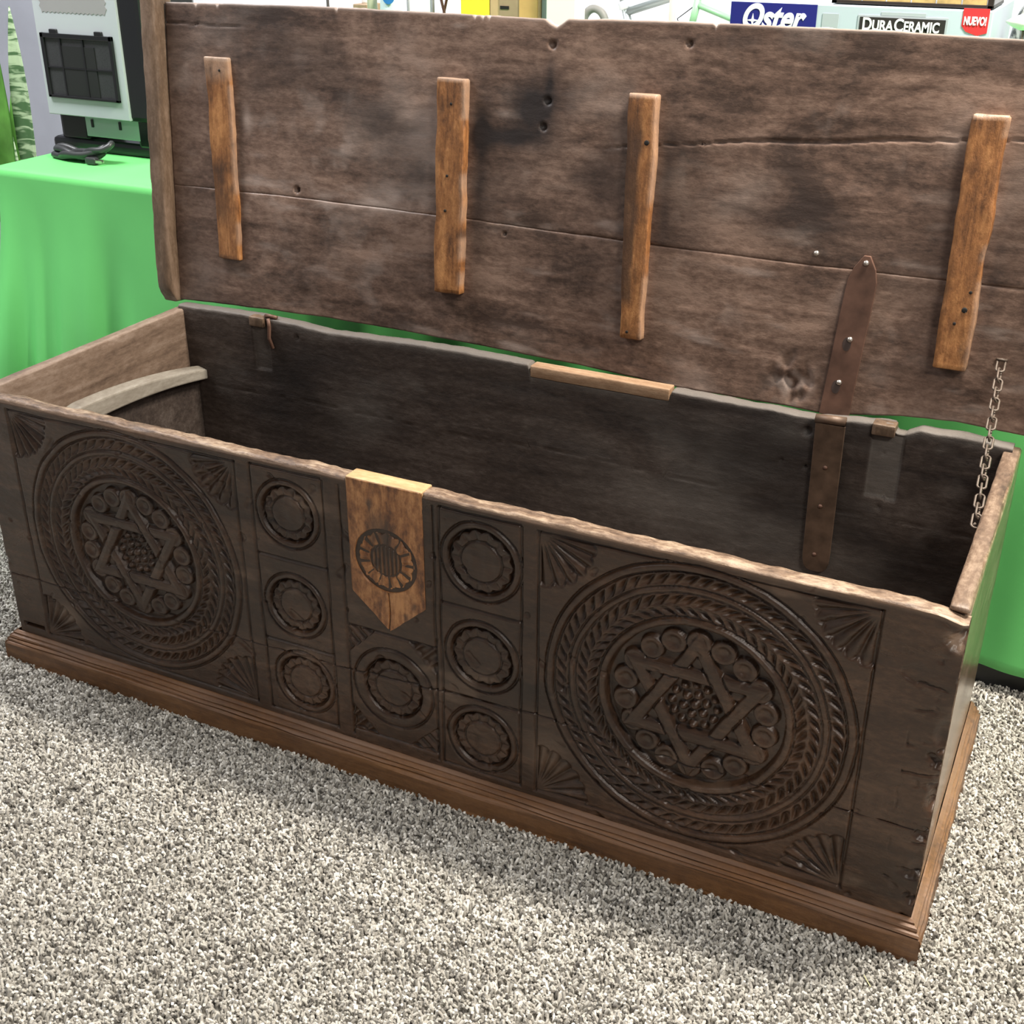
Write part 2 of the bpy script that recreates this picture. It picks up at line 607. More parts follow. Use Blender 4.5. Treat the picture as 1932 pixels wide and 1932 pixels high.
for k, t in enumerate(np.concatenate([[-.06, -.04, -.012, -.006, 0], np.linspace(.02, 1, 34)])):
    if t < 0:
        off = np.full(nP, -(0, 0, .010, .003)[k])
        z = np.full(nP, TZ + (.0045, .0045, .0045, .003)[k])
        if k < 2:
            ins_ = (.060, .034)[k]
            rows.append(np.stack([np.clip(per[:, 0], TX0 + ins_, TX1 - ins_), np.clip(per[:, 1], TY0 + ins_, TY1 - ins_), z], 1))
            continue
    else:
        f1 = np.sin(sA * 2 * math.pi / .235 + 1.2 * np.sin(sA * 4.1) + .8 * t)
        f2 = np.sin(sA * 2 * math.pi / .105 + 2.0 + 1.6 * np.sin(sA * 7.3))
        f3 = vnoise(sA * 9, t * 2 + 0 * sA, None, 3)
        amp = (.011 + .009 * sstep(.9, .4, sA)) * sstep(0, .7, t)
        off = .004 + amp * (1.15 + f1 * .75 + f2 * .25 + f3 * .5) + .002 * t
        off = np.maximum(off, .004)
        cn = np.exp(-(dcor / .16) ** 2)
        off = off + cn * sstep(.05, 1, t) * (.05 + .035 * np.sin(dcor * 2 * math.pi / .085))
        z = np.full(nP, TZ - .001 - t * (TZ - hem))
    rows.append(np.stack([per[:, 0] + nor[:, 0] * off, per[:, 1] + nor[:, 1] * off, z], 1))
cv = np.concatenate(rows)
nr = len(rows)
i0 = (np.arange(nr - 1)[:, None] * nP + np.arange(nP)[None, :])
i1 = (np.arange(nr - 1)[:, None] * nP + (np.arange(nP)[None, :] + 1) % nP)
cf = np.stack([i0, i1, i1 + nP, i0 + nP], -1).reshape(-1, 4).tolist()
cv = np.concatenate([cv, [[TX0 + .06, TY0 + .06, TZ + .0045], [TX1 - .06, TY0 + .06, TZ + .0045], [TX1 - .06, TY1 - .06, TZ + .0045], [TX0 + .06, TY1 - .06, TZ + .0045]]])
cf.append([len(cv) - 4, len(cv) - 3, len(cv) - 2, len(cv) - 1])
cloth = mk('tablecloth', cv, cf, M_green)
bm = bmesh.new()
bm.from_mesh(cloth.data)
bmesh.ops.remove_doubles(bm, verts=bm.verts, dist=1e-5)
cap_ = [f for f in bm.faces if f.calc_area() > .5]
bmesh.ops.delete(bm, geom=cap_, context='FACES_ONLY')
bmesh.ops.holes_fill(bm, edges=[e for e in bm.edges if e.is_boundary and e.verts[0].co.z > TZ], sides=0)
bmesh.ops.recalc_face_normals(bm, faces=bm.faces)
bm.to_mesh(cloth.data)
bm.free()
cloth.data.polygons.foreach_set('use_smooth', [True] * len(cloth.data.polygons))
sm = cloth.modifiers.new('cloth_thickness', 'SOLIDIFY')
sm.thickness = .0015
sm.offset = -1
tag(cloth, 'bright green cloth draped to the floor over the long table', 'tablecloth')

# ------------------------------------------------------------------ CHEST
L, D, H, ZB, T, TXW = 1.62, .551, .539, .062, .030, .0254
chest = empty('wooden_chest', (L / 2, D / 2, 0))
tag(chest, 'large antique dark wooden chest with carved front and open lid', 'chest')

# ---- carved front as a height field -----------------------------------------------------
NX, NZ = 1081, 330
xs = np.linspace(0, L, NX)
zs = np.linspace(.03, H - .004, NZ)
XX, ZZ = np.meshgrid(xs, zs, indexing='xy')


def groove(d, w, dep):
    return dep * np.clip(1 - np.abs(d) / w, 0, 1)


def rosette(cx, cz, k=1.0):
    dx, dz = XX - cx, ZZ - cz
    dx = dx + .0012 * vnoise(XX * 30, ZZ * 30, None, 4)
    r = np.hypot(dx, dz)
    th = np.arctan2(dz, dx)
    h = np.zeros_like(r)
    h += groove(r - .2205, .0028, .0045)
    h += groove(r - .2075, .0028, .0050)
    h += np.where((r > .2075) & (r < .2205), -.0015 * (1 - ((r - .214) / .0065) ** 2), 0)

    def chips(r0, r1, n, slant, dep, ph=0):
        rm, hw = (r0 + r1) / 2, (r1 - r0) / 2
        q = (r - rm) / hw
        u_ = (n * th / (2 * math.pi) + slant * q + ph) % 1.0
        prof = np.where(u_ < .22, u_ / .22, (1 - u_) / .78)
        return np.where(np.abs(q) < 1, dep * prof * (1 - np.abs(q) ** 2.2), 0)
    h += chips(.188, .2055, 62, .45, .0075)
    h += groove(r - .1855, .0025, .0042)
    h += groove(r - .1755, .0025, .0042)
    h += chips(.157, .1745, 54, .5, .0075)
    h += chips(.1405, .157, 54, -.5, .0065, .3)
    h += groove(r - .1395, .0025, .005)
    h += np.where((r > .1285) & (r < .139), -.0018 * (1 - ((r - .1338) / .0052) ** 2), 0)
    # inner disc, sunk, with the ribbon star standing in it
    disc = sstep(.1285, .1255, r)
    fld = .0105
    star = np.zeros_like(r)
    C, hw = .118, .0092
    lines = []
    for t in range(6):
        a0 = math.radians(-90 + 60 * t)
        lines.append((dx * math.cos(a0) + dz * math.sin(a0), -dx * math.sin(a0) + dz * math.cos(a0)))
    bands = []
    for par_ in (0, 1):
        dm_ = np.maximum(np.maximum(lines[par_][0], lines[par_ + 2][0]), lines[par_ + 4][0])
        bands.append(sstep(C / 2 + .0014, C / 2 - .0010, dm_) * sstep(C / 2 - 2 * hw - .0014, C / 2 - 2 * hw + .0010, dm_))
        star = np.maximum(star, bands[-1] * (1 - .16 * np.abs((dm_ - C / 2 + hw) / hw)))
    # weave: at each crossing one ribbon's edges are cut into the other
    cutg = np.zeros_like(r)
    for t in range(6):
        d1 = lines[t][0] - (C / 2 - hw)
        for j in ((t + 1) % 6, (t - 1) % 6):
            if (j == (t + 1) % 6):
                d2, a2 = lines[j][0] - (C / 2 - hw), lines[j][1]
                b1_ = sstep(hw + .001, hw - .001, np.abs(lines[t][0] * 0 + d2)) * (np.abs(lines[t][1]) < .075)
                cutg = np.maximum(cutg, b1_ * groove(np.abs(d1) - hw, .0022, .0055))
    # scallops round the star
    sc_ = np.zeros_like(r)
    for t in range(18):
        a0 = math.radians(20 * t + 10)
        px_, pz_ = .101 * math.cos(a0), .101 * math.sin(a0)
        rr = np.hypot(dx - px_, dz - pz_)
        sc_ = np.maximum(sc_, sstep(.0185, .0165, rr) * (.55 + .45 * sstep(.004, .013, rr)))
    # small petals inside each tip triangle
    for t in range(6):
        a0 = math.radians(30 + 60 * t)
        px_, pz_ = .067 * math.cos(a0), .067 * math.sin(a0)
        rr = np.hypot(dx - px_, dz - pz_)
        sc_ = np.maximum(sc_, .55 * sstep(.012, .008, rr))
    flower = np.zeros_like(r)
    for rad, n_, sz, ph in ((.0, 1, .0075, 0), (.0165, 6, .0065, .3), (.032, 12, .0060, 0)):
        for t in range(n_):
            a0 = 2 * math.pi * (t + ph) / n_
            rr = np.hypot(dx - rad * math.cos(a0), dz - rad * math.sin(a0))
            flower = np.maximum(flower, .75 * np.clip(1 - (rr / sz) ** 2, 0, 1) ** .6)
    rise = np.maximum(np.maximum(star, .72 * sc_), flower)
    inner = fld * (1 - rise) + cutg
    h = h * (1 - disc) + disc * inner
    return h * k, r < .2235


def roundel(cx, cz, R, wide=False, k=1.0):
    dx, dz = XX - cx, ZZ - cz
    dx = dx + .001 * vnoise(XX * 40, ZZ * 40, None, 9)
    r = np.hypot(dx, dz)
    th = np.arctan2(dz, dx)
    h = np.zeros_like(r)
    Ro = R * (1.36 if wide else 1.22)
    h += groove(r - Ro, .0028, .004)
    h += np.where((r > R * 1.02) & (r < Ro), -.0012 * np.sin(np.pi * (r - R * 1.02) / (Ro - R * 1.02)), 0)
    lob = R * (.90 + .075 * np.abs(np.cos(7 * th)))
    inside = sstep(lob + .001, lob - .003, r)
    ring = sstep(R * 1.03, R * .99, r)
    h = h * (1 - ring) + ring * (.0085 * (1 - inside))
    pet = .0028 * np.abs(np.sin(7 * th)) ** .5
    rimz = sstep(R * .62, R * .68, r) * (1 - sstep(R * .9, R * .96, r))
    h += ring * inside * (rimz * (.0038 - pet) + groove(r - R * .63, .0022, .004) + .0016 * (1 - rimz) * (.5 + .5 * vnoise(XX * 90, ZZ * 50, None, 3)))
    return h * k, r < Ro + .003


def fan(cx, cz, sx, sz, R=.086, n=6):
    dx, dz = (XX - cx) * sx, (ZZ - cz) * sz
    r = np.hypot(dx, dz)
    th = np.arctan2(dz, dx) / (math.pi / 2)
    q = (th * n) % 1.0
    edge_ = R * (.90 + .10 * np.sqrt(np.clip(1 - (2 * q - 1) ** 2, 0, 1)))
    inm = (dx > 0) & (dz > 0) & (r < edge_)
    v = np.abs(2 * q - 1) ** 1.5
    h = .0012 + .0052 * v * sstep(.004, .04, r)
    soft = sstep(edge_, edge_ - .004, r)
    return np.where(inm, h * soft, 0), (dx > 0) & (dz > 0) & (r < R + .002)


crackz = .198 + .010 * np.interp(xs, [0, .38, .47, .71, 1.077, 1.21, 1.56, 1.62], [-.8, -.5, -.4, 0, 2.0, .6, 1.3, 1.2]) + .0012 * vnoise(xs * 25, xs * 0, None, 2)
upper = ZZ > crackz[None, :]
Hh = np.zeros_like(XX)
ident = np.where(upper, 0, 1)
pieces = []


def carve(res, name, par, lab=None):
    global Hh, ident
    h, mask = res
    Hh = np.where(mask, h, Hh)
    pieces.append((name, par, lab))
    ident = np.where(mask, 1 + len(pieces), ident)


# frame grooves first
for gx in (.080, .548, .577, .708, .738, .895, .905, 1.036, 1.062, 1.522):
    z0_, z1_ = (.075, .524)
    Hh += groove(XX - gx - .001 * vnoise(ZZ * 20, ZZ * 0 + gx * 50, None, 6), .003, .0042) * (ZZ > z0_) * (ZZ < z1_)
for (a_, b_, gz) in [(.08, .548, .520), (.08, .548, .078), (1.062, 1.522, .521), (1.062, 1.522, .080), (.577, .708, .37), (.577, .708, .215), (.577, .708, .524), (.905, 1.036, .524),
                     (.905, 1.036, .368), (.905, 1.036, .212), (.738, .895, .283), (.738, .895, .088), (.577, .708, .078), (.905, 1.036, .078)]:
    Hh += groove(ZZ - gz, .003, .0038) * (XX > a_) * (XX < b_)
# spandrel chips round the middle roundel
for (cx_, cz_) in [(.738, .283), (.895, .283), (.738, .088), (.895, .088)]:
    dx_, dz_ = np.abs(XX - cx_), np.abs(ZZ - cz_)
    a_ = (XX > .738) & (XX < .895) & (ZZ > .088) & (ZZ < .283)
    Hh += np.where(a_ & (dx_ + dz_ < .05), .005 * np.abs(np.sin((dx_ - dz_) * 130)), 0)
for (fx, fz, sx, sz, par) in [(1.064, .519, 1, -1, 0), (1.521, .519, -1, -1, 0), (1.064, .081, 1, 1, 1), (1.520, .081, -1, 1, 1),
                              (.082, .518, 1, -1, 0), (.546, .518, -1, -1, 0), (.082, .080, 1, 1, 1), (.546, .080, -1, 1, 1)]:
    carve(fan(fx, fz, sx, sz), 'carved_fan', par)
carve(rosette(.318, .303, .85), 'carved_rosette', 0)
carve(rosette(1.2955, .303, 1.0), 'carved_rosette', 0)
for (cx_, cz_, R_, wd, par) in [(.642, .450, .047, False, 0), (.642, .289, .047, False, 0), (.648, .147, .047, False, 1), (.8165, .186, .052, True, 1),
                                (.972, .449, .052, False, 0), (.972, .290, .050, False, 0), (.972, .142, .048, False, 1)]:
    carve(roundel(cx_, cz_, R_, wd), 'carved_roundel', par)
# board joint, dovetails, scattered dents and wear
ckd = np.abs(ZZ - crackz[None, :])
wid = .0016 * (.65 + .6 * vnoise(XX * 6, XX * 0, None, 8))
Hh += np.clip(1 - ckd / np.maximum(wid, .0006), 0, 1) * .006
for (za, zb_) in [(.515, .43), (.395, .335), (.30, .235), (.19, .12)]:
    inx = (XX > 1.574 + .012 * np.abs((ZZ - (za + zb_) / 2) / ((za - zb_) / 2)) * 0)
    for zz_ in (za, zb_):
        Hh += groove(ZZ - zz_ - .12 * (XX - 1.597) * (1 if zz_ == za else -1) - .004 * fbm(XX * 60, ZZ * 30, None, 33), .0020, .003) * inx * sstep(-.35, .3, fbm(XX * 30, ZZ * 30, None, 34))
    Hh += groove(XX - 1.575 - .003 * fbm(ZZ * 50, ZZ * 0, None, 35), .0016, .0022) * sstep(-.2, .4, fbm(XX * 20, ZZ * 25, None, 36)) * (ZZ < za) * (ZZ > zb_)
Hh += groove(ZZ - .085, .006, .012) * (XX > .02) * (XX < .07)
Hh += .0006 * fbm(XX * 25, ZZ * 60, None, 21) + .0012 * fbm(XX * 4, ZZ * 9, None, 31, 3)
dent = vnoise(XX * 45, ZZ * 45, None, 41)
Hh += .0022 * sstep(.72, .95, dent)
# rough right end and left end
Hh += .008 * sstep(1.606, 1.62, XX + .008 * vnoise(ZZ * 28, ZZ * 0, None, 51)) * sstep(-.1, .6, vnoise(ZZ * 18, ZZ * 0, None, 52))
Hh += .006 * sstep(.010, 0, XX)
chip_top = .004 + .004 * np.clip(fbm(xs * 14, xs * 0, None, 61), -.6, 1) + .010 * sstep(1.585, 1.615, xs) * (1 + .5 * vnoise(xs * 80, xs * 0, None, 3)) + .004 * sstep(1.0, 1.55, xs)
chip_top = np.clip(chip_top, .0005, .03)
topw = sstep(H - .035, H - .004, ZZ)
ZF = ZZ - topw * chip_top[None, :] * .55
Hh += sstep(H - .010, H - .004, ZF + 0 * ZZ) * .0025
scuffF = np.clip(sstep(.35, .8, fbm(XX * 10, ZZ * 26, None, 71)) * .35 + sstep(H - .012, H - .004, ZZ) * .35, 0, 1)
scuffF += 1.8 * np.exp(-(((XX - 1.609) / .008) ** 2 + ((ZZ - .497 - .6 * (1.609 - XX)) / .009) ** 2))
Hh += .010 * np.exp(-(((XX - 1.612) / .010) ** 2 + ((ZZ - .500) / .012) ** 2)) + .008 * sstep(.1, .6, fbm(XX * 45, ZZ * 45, None, 37)) * sstep(1.585, 1.615, XX)
scuffF += .5 * np.exp(-(((XX - .135) / .03) ** 2 + ((ZZ - .135) / .02) ** 2)) + .35 * np.exp(-(((XX - 1.08) / .03) ** 2 + ((ZZ - .15) / .04) ** 2))
stainF = np.clip(sstep(.15, .7, fbm(XX * 3.2, ZZ * 5, None, 81)) * .55 + .55 * np.exp(-(((XX - 1.045) / .035) ** 2 + ((ZZ - .255) / .03) ** 2)), 0, 1)
Hh = Hh * 1.25
FV = np.stack([XX, Hh, ZF], -1).reshape(-1, 3)
at_s, at_d = np.clip(scuffF, 0, 1).ravel(), stainF.ravel()
ii = (np.arange(NZ - 1)[:, None] * NX + np.arange(NX - 1)[None, :])
quads = np.stack([ii, ii + 1, ii + NX + 1, ii + NX], -1).reshape(-1, 4)
qid = ident[:-1, :-1].ravel()


def sub_mesh(name, sel, parent, mat=M_front):
    q = quads[sel]
    u_, inv_ = np.unique(q, return_inverse=True)
    return mk(name, FV[u_], inv_.reshape(q.shape), mat, parent, True, {'scuff': at_s[u_], 'stain': at_d[u_]})


planks = []
for k in (0, 1):
    pl = sub_mesh('front_plank', qid == k, chest)
    planks.append(pl)
pl_u, pl_l = planks
for j, (nm, par, lab) in enumerate(pieces):
    sub_mesh(nm, qid == j + 2, planks[par])
# worn top rim and inner face of the front (wraps over from the carved face)
rimrows = []
top_z = ZF[-1]
top_y = Hh[-1]
wob = .0012 * fbm(xs * 20, xs * 0, None, 91)
prof = [(0.0, 0.0), (.0015, .0022), (.006, .0035), (.013, .0038), (.021, .0036), (.0275, .0025), (.030, -.001), (.030, -.02), (.030, -.12), (.030, -.30), (.030, -.49)]
xr = xs[::2]
for k, (py, dz_) in enumerate(prof):
    yy = np.where(k == 0, top_y, np.maximum(py, top_y * (1 - min(1, py / .01)) + py)) if k < 3 else np.full(NX, py)
    zz_ = top_z + dz_ + (wob + .0015 * vnoise(xs * 60, xs * 0 + k * 3.1, None, 92)) * (1 if 0 < k < 7 else 0) - .5 * chip_top * (.2 if 2 <= k <= 6 else 0)
    rimrows.append(np.stack([xs, yy, zz_], 1)[::2])
rv_ = np.concatenate(rimrows)
n_ = len(xr)
i_ = (np.arange(len(prof) - 1)[:, None] * n_ + np.arange(n_ - 1)[None, :])
rq = np.stack([i_, i_ + 1, i_ + n_ + 1, i_ + n_], -1).reshape(-1, 4)
mk('front_rim', rv_[:], rq, M_rim, pl_u)

# ---- plug board in the middle of the front
pw = 171
px_ = np.linspace(.7525, .8800, pw)
pz_ = np.linspace(.290, .5395, 331)
PX, PT = np.meshgrid(px_, np.linspace(0, 1, 331))
lowz = .293 + .056 * np.abs(PX - .818) / .0635 + .0008 * vnoise(PX * 150, PX * 0, None, 3)
PZ = lowz + PT * (.5375 - lowz)
keep = PZ > -1
PZc = PZ
dx, dz = PX - .815, PZ - .4135
r = np.hypot(dx, dz * 1.02)
th = np.arctan2(dz, dx)
R_ = .052
lob = R_ * (.88 + .08 * np.abs(np.cos(6.5 * th)))
ins = sstep(lob + .001, lob - .003, r)
ring = sstep(R_ * 1.04, R_ * .99, r)
ph = ring * (1 - ins) * .0075
rim_ = sstep(R_ * .5, R_ * .58, r) * (1 - sstep(R_ * .86, R_ * .92, r))
ph += ring * ins * (rim_ * .0030 * np.abs(np.cos(6.5 * th)) ** 2 + groove(r - R_ * .5, .0022, .003) + (1 - rim_) * (.002 + .0018 * np.sin(PX * 900)))
ph += .0006 * fbm(PX * 60, PZ * 18, None, 14) + .0012 * sstep(.003, 0, PX - .7525) + .0015 * sstep(.003, 0, .88 - PX)
ph += groove(PX - .817 - .002 * vnoise(PZ * 40, PZ * 0, None, 2), .0016, .004) * (PZ < .36)
dk = np.clip(1.3 * np.exp(-(((PX - .812) / .024) ** 4 + ((PZ - .462) / .034) ** 4)) * (.55 + .45 * vnoise(PX * 170, PZ * 25, None, 5)) + ring * (1 - ins) * .3 + .75 * ring * (1 - rim_) * sstep(R_ * .62, R_ * .5, r)
             + sstep(.35, .75, fbm(PX * 40, PZ * 30, None, 15)) * .7, 0, 1)
V = np.stack([PX, ph - .0022, PZc], -1).reshape(-1, 3)
i_ = (np.arange(330)[:, None] * pw + np.arange(pw - 1)[None, :])
q_ = np.stack([i_, i_ + 1, i_ + pw + 1, i_ + pw], -1).reshape(-1, 4)
kq = keep.ravel()[q_].any(1)
q_ = q_[kq]
u_, inv_ = np.unique(q_, return_inverse=True)
plug = mk('plug_board', V[u_], inv_.reshape(q_.shape), M_plug, chest, True, {'stain': dk.ravel()[u_]})
plug['label'] = 'orange wooden pentagonal plug board with carved roundel'
sm = plug.modifiers.new('solid', 'SOLIDIFY')
sm.thickness = .006
sm.offset = -1
v_, f_ = rough_box(.7525, .8800, -.0015, .0295, .5300, .5392, r=.002, seg=.006, amp=.0006, freq=40, seed=3)
mk('plug_top', v_, f_, M_ptop, plug)

# ---- side walls
v_, f_ = rough_box(0, TXW, .027, D, .02, H - .001, r=.003, seg=.018, amp=.0012, freq=14, seed=5, edge=.0015)
mk('left_side_board', v_, f_, M_side, chest)
v_, f_ = rough_box(L - TXW, L - .001, .027, D, .02, H - .002, r=.004, seg=.014, amp=.0012, freq=16, seed=6, edge=.003)
rsb = mk('right_side_board', v_, f_, M_rside, chest)
v_, f_ = rough_box(L - TXW - .0006, L - .0025, .018, D - .001, H - .010, H - .0012, r=.003, seg=.010, amp=.0012, freq=30, seed=16, edge=.002)
mk('right_rim', v_, f_, wood('right_rim_wood', (.055, .033, .022), (.145, .094, .064), (.29, .21, .15), 1, (5, 45), (.4, .6), 8, .6, .3, fine=.4), rsb)
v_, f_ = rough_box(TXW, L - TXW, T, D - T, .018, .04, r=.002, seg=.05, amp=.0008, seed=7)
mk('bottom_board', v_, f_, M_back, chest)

# ---- back board with its ragged top edge
bx = np.linspace(TXW * .5, L - TXW * .5, 541)
bt = np.interp(bx, [0, .032, .20, .228, .30, .374, .45, .561, .65, .72, .795, .80, 1.06, 1.062, 1.12, 1.186, 1.25, 1.309, 1.358, 1.40, 1.430, 1.434, 1.448, 1.452, 1.47, 1.52, 1.587, 1.62],
               [.545, .545, .549, .548, .546, .542, .543, .547, .549, .548, .546, .524, .524, .541, .541, .540, .539, .538, .543, .548, .549, .536, .536, .540, .548, .549, .545, .543]) + .0016 * fbm(bx * 30, bx * 0, None, 4)
bz = np.linspace(0, 1, 141)
BX, BT = np.meshgrid(bx, bz)
BZ = .03 + BT * (bt[None, :] - .03 - .003)
hb = .0012 * fbm(BX * 6, BZ * 18, None, 12) + .0005 * fbm(BX * 30, BZ * 90, None, 13)
ghost = (BX > 1.40) & (BX < 1.448) & (BZ > .421)
hb = hb + np.where(ghost, .004, 0)
ghost2 = (BX > .195) & (BX < .232) & (BZ > .44)
hb = hb + np.where(ghost2, .003, 0)
for (hx, hz, hr, dp) in [(1.297, .515, .010, .010), (1.42, .498, .003, .006), (1.26, .455, .004, .006), (1.30, .452, .004, .008), (1.425, .405, .005, .005), (.30, .52, .006, .006)]:
    hb = hb + dp * np.clip(1 - np.hypot(BX - hx, BZ - hz) / hr, 0, 1)
hb = hb + groove(BZ - .388 - .01 * fbm(BX * 5, BX * 0, None, 6), .0012, .002)
scB = np.clip(sstep(.12, .9, fbm(BX * 4.5, BZ * 6, None, 22)) * .35 + sstep(.35, .9, fbm(BX * 11, BZ * 14, None, 23)) * .35 + np.where(ghost, .42, 0) + np.where(ghost2, .18, 0)
              + .5 * np.exp(-(((BX - 1.27) / .04) ** 2 + ((BZ - .505) / .02) ** 2)) + (.35 * np.exp(-(((BX - 1.10) / .13) ** 2 + ((BZ - .45) / .06) ** 2)) + .4 * np.exp(-(((BX - 1.12) / .22) ** 2 + ((BZ - .35) / .09) ** 2))) * np.clip(.7 + 1.0 * fbm(BX * 12, BZ * 14, None, 78), 0, 1.4)
              + .35 * sstep(.97, 1, BT) * (.6 + .5 * vnoise(BX * 14, BX * 0, None, 77)), 0, 1)
stB = np.clip(sstep(.1, .7, fbm(BX * 3, BZ * 5, None, 24)) * .6 + .4 * np.exp(-(((BX - .33) / .10) ** 2 + ((BZ - .46) / .05) ** 2)), 0, 1)
YF = D - T + hb
rows_ = [np.stack([BX, YF, BZ], -1)]
for py, dz_ in ((.0015, .0025), (.006, .0035), (.016, .0035), (.026, .0025), (.030, 0), (.030, -.2), (.030, -.48)):
    rows_.append(np.stack([bx, np.full_like(bx, D - T + py), BZ[-1] + dz_ + .001 * vnoise(bx * 50, bx * 0 + py * 900, None, 2)], -1)[None])
V = np.concatenate(rows_, 0)
nr_, nc_ = V.shape[:2]
i_ = (np.arange(nr_ - 1)[:, None] * nc_ + np.arange(nc_ - 1)[None, :])
q_ = np.stack([i_, i_ + 1, i_ + nc_ + 1, i_ + nc_], -1).reshape(-1, 4)
ex = nr_ - scB.shape[0]
sc2 = np.concatenate([scB, np.repeat(np.array([.45, .5, .5, .4, .2, .1, .1])[:ex, None], nc_, 1)])
st2 = np.concatenate([stB, np.zeros((ex, nc_))])
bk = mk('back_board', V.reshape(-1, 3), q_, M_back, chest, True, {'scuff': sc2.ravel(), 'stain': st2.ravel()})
v_, f_ = rough_box(.800, 1.060, D - T - .001, D - .004, .5235, .545, r=.0025, seg=.012, amp=.0008, freq=30, seed=9)
mk('inset_strip', v_, f_, M_inset, bk)['label'] = 'pale tan repair strip let into the top edge'
for (hx0, hx1) in ((1.398, 1.434), (.192, .226)):
    v_, f_ = rough_box(hx0, hx1, D - T - .006, D - T + .02, .530, .549, r=.002, seg=.006, amp=.0008, freq=50, seed=10)
    mk('hinge_block', v_, f_, M_cleat, bk)
# old hinge stub on the left
stub = MB()
stub.tube([(.238, D - T - .004, .55), (.240, D - T - .005, .535), (.236, D - T - .003, .51), (.244, D - T - .004, .49)], .0035, 8)
stub.tube([(.226, D - T + .004, .5515), (.238, D - T + .004, .553), (.252, D - T + .006, .551)], .004, 8)
stub.build('hinge_stub', M_iron, bk, smooth=True)

# ---- till rail inside left end
tl = MB()
n = 24
for k in range(n + 1):
    t = k / n
    y = .030 + (D - T - .030) * t
    zt = .395 + .067 * (1 - ((t - .28) / .72) ** 2 * .62) - .03 * max(0, .28 - t) / .28
    for (xo, zo) in ((.046, .002), (.070, 0), (.070, -.046 + .022 * t), (.046, -.046 + .022 * t)):
        tl.v.append((xo, y, zt + zo - (0.004 if xo > .06 and zo == 0 else 0)))
for k in range(n):
    for j in range(4):
        tl.f.append((4 * k + j, 4 * k + (j + 1) % 4, 4 * k + 4 + (j + 1) % 4, 4 * k + 4 + j))
tl.f += [(0, 1, 2, 3), (4 * n + 3, 4 * n + 2, 4 * n + 1, 4 * n)]
tl.build('till_rail', M_till, chest, bevel=.003)['label'] = 'pale arched rail across the left inside'
v_, f_ = rough_box(.034, .046, T + .001, D - T - .001, .05, .405, r=.002, seg=.03, amp=.0008, seed=4)  # added dark board, stands in for the shade below the rail
mk('till_shade_board', v_, f_, M_back, chest)['label'] = 'added dark board standing in for the shade under the arched rail'

# ---- base moulding: swept reeded profile, mitred round the corners
mp_ = [(0, 0.0), (.018, 0.0), (.0195, .006), (.0185, .010), (.0185, .042), (.0175, .0455), (.0135, .0465), (.0155, .049), (.0145, .052), (.0105, .053), (.0120, .0555), (.0105, .0585), (.0060, .060), (.0065, .063), (.002, .066), (0, .0665)]


def mould(name, A, B, outA, outB, seed, n=160):
    """sweep between A and B (xy of the wall line); out* is the xy offset for 1 unit of projection"""
    rows = []
    for k in range(n + 1):
        t = k / n
        for (p, z) in mp_:
            wv = 1 + .12 * float(vnoise(np.array(t * 22.0), np.array(z * 300), None, seed))
            ax, ay = A[0] + outA[0] * p * wv, A[1] + outA[1] * p * wv
            cx, cy = B[0] + outB[0] * p * wv, B[1] + outB[1] * p * wv
            rows.append((ax + (cx - ax) * t, ay + (cy - ay) * t, max(0, z + (.0012 * float(vnoise(np.array(t * 14.0), np.array(z * 90), None, seed + 3)) if z > .01 else 0))))
    m_ = len(mp_)
    f = []
    for k in range(n):
        for j in range(m_ - 1):
            f.append((k * m_ + j, k * m_ + j + 1, (k + 1) * m_ + j + 1, (k + 1) * m_ + j))
    f.append(tuple(range(m_ - 1, -1, -1)))
    f.append(tuple(n * m_ + j for j in range(m_)))
    V = np.array(rows)
    wear = np.clip(np.tile(np.array([0, 0, .1, .1, .15, .5, .2, .6, .5, .2, .55, .5, .3, .7, .6, .5]), n + 1) * (.7 + .6 * vnoise(V[:, 0] * 9, V[:, 1] * 9 + V[:, 2] * 40, None, seed + 7)), 0, 1)
    o = mk(name, V, f, M_mould, chest, True, {'scuff': wear})
    o.data.polygons.foreach_set('use_smooth', [False] * len(o.data.polygons))
    return o


mould('base_moulding', (0, 0), (L, 0), (-1, -1), (1, -1), 3)
mould('base_moulding', (L, 0), (L, D), (1, -1), (1, 0), 13, 60)
mould('base_moulding', (0, D), (0, 0), (-1, 0), (-1, -1), 23, 60)
mould('base_moulding', (L, D), (0, D), (1, 0), (-1, 0), 33, 40)

# ---- lid
AL = math.radians(6.0)
LY, LZ = .556, .548
lid = empty('lid', (L / 2, LY, LZ), chest)


def LW(u, v, w):
    return (u, LY + v * math.sin(AL) - w * math.cos(AL), LZ + v * math.cos(AL) + w * math.sin(AL))


def LWa(P_):
    P_ = np.asarray(P_)
    return np.stack([P_[:, 0], LY + P_[:, 1] * math.sin(AL) - P_[:, 2] * math.cos(AL), LZ + P_[:, 1] * math.cos(AL) + P_[:, 2] * math.sin(AL)], 1)


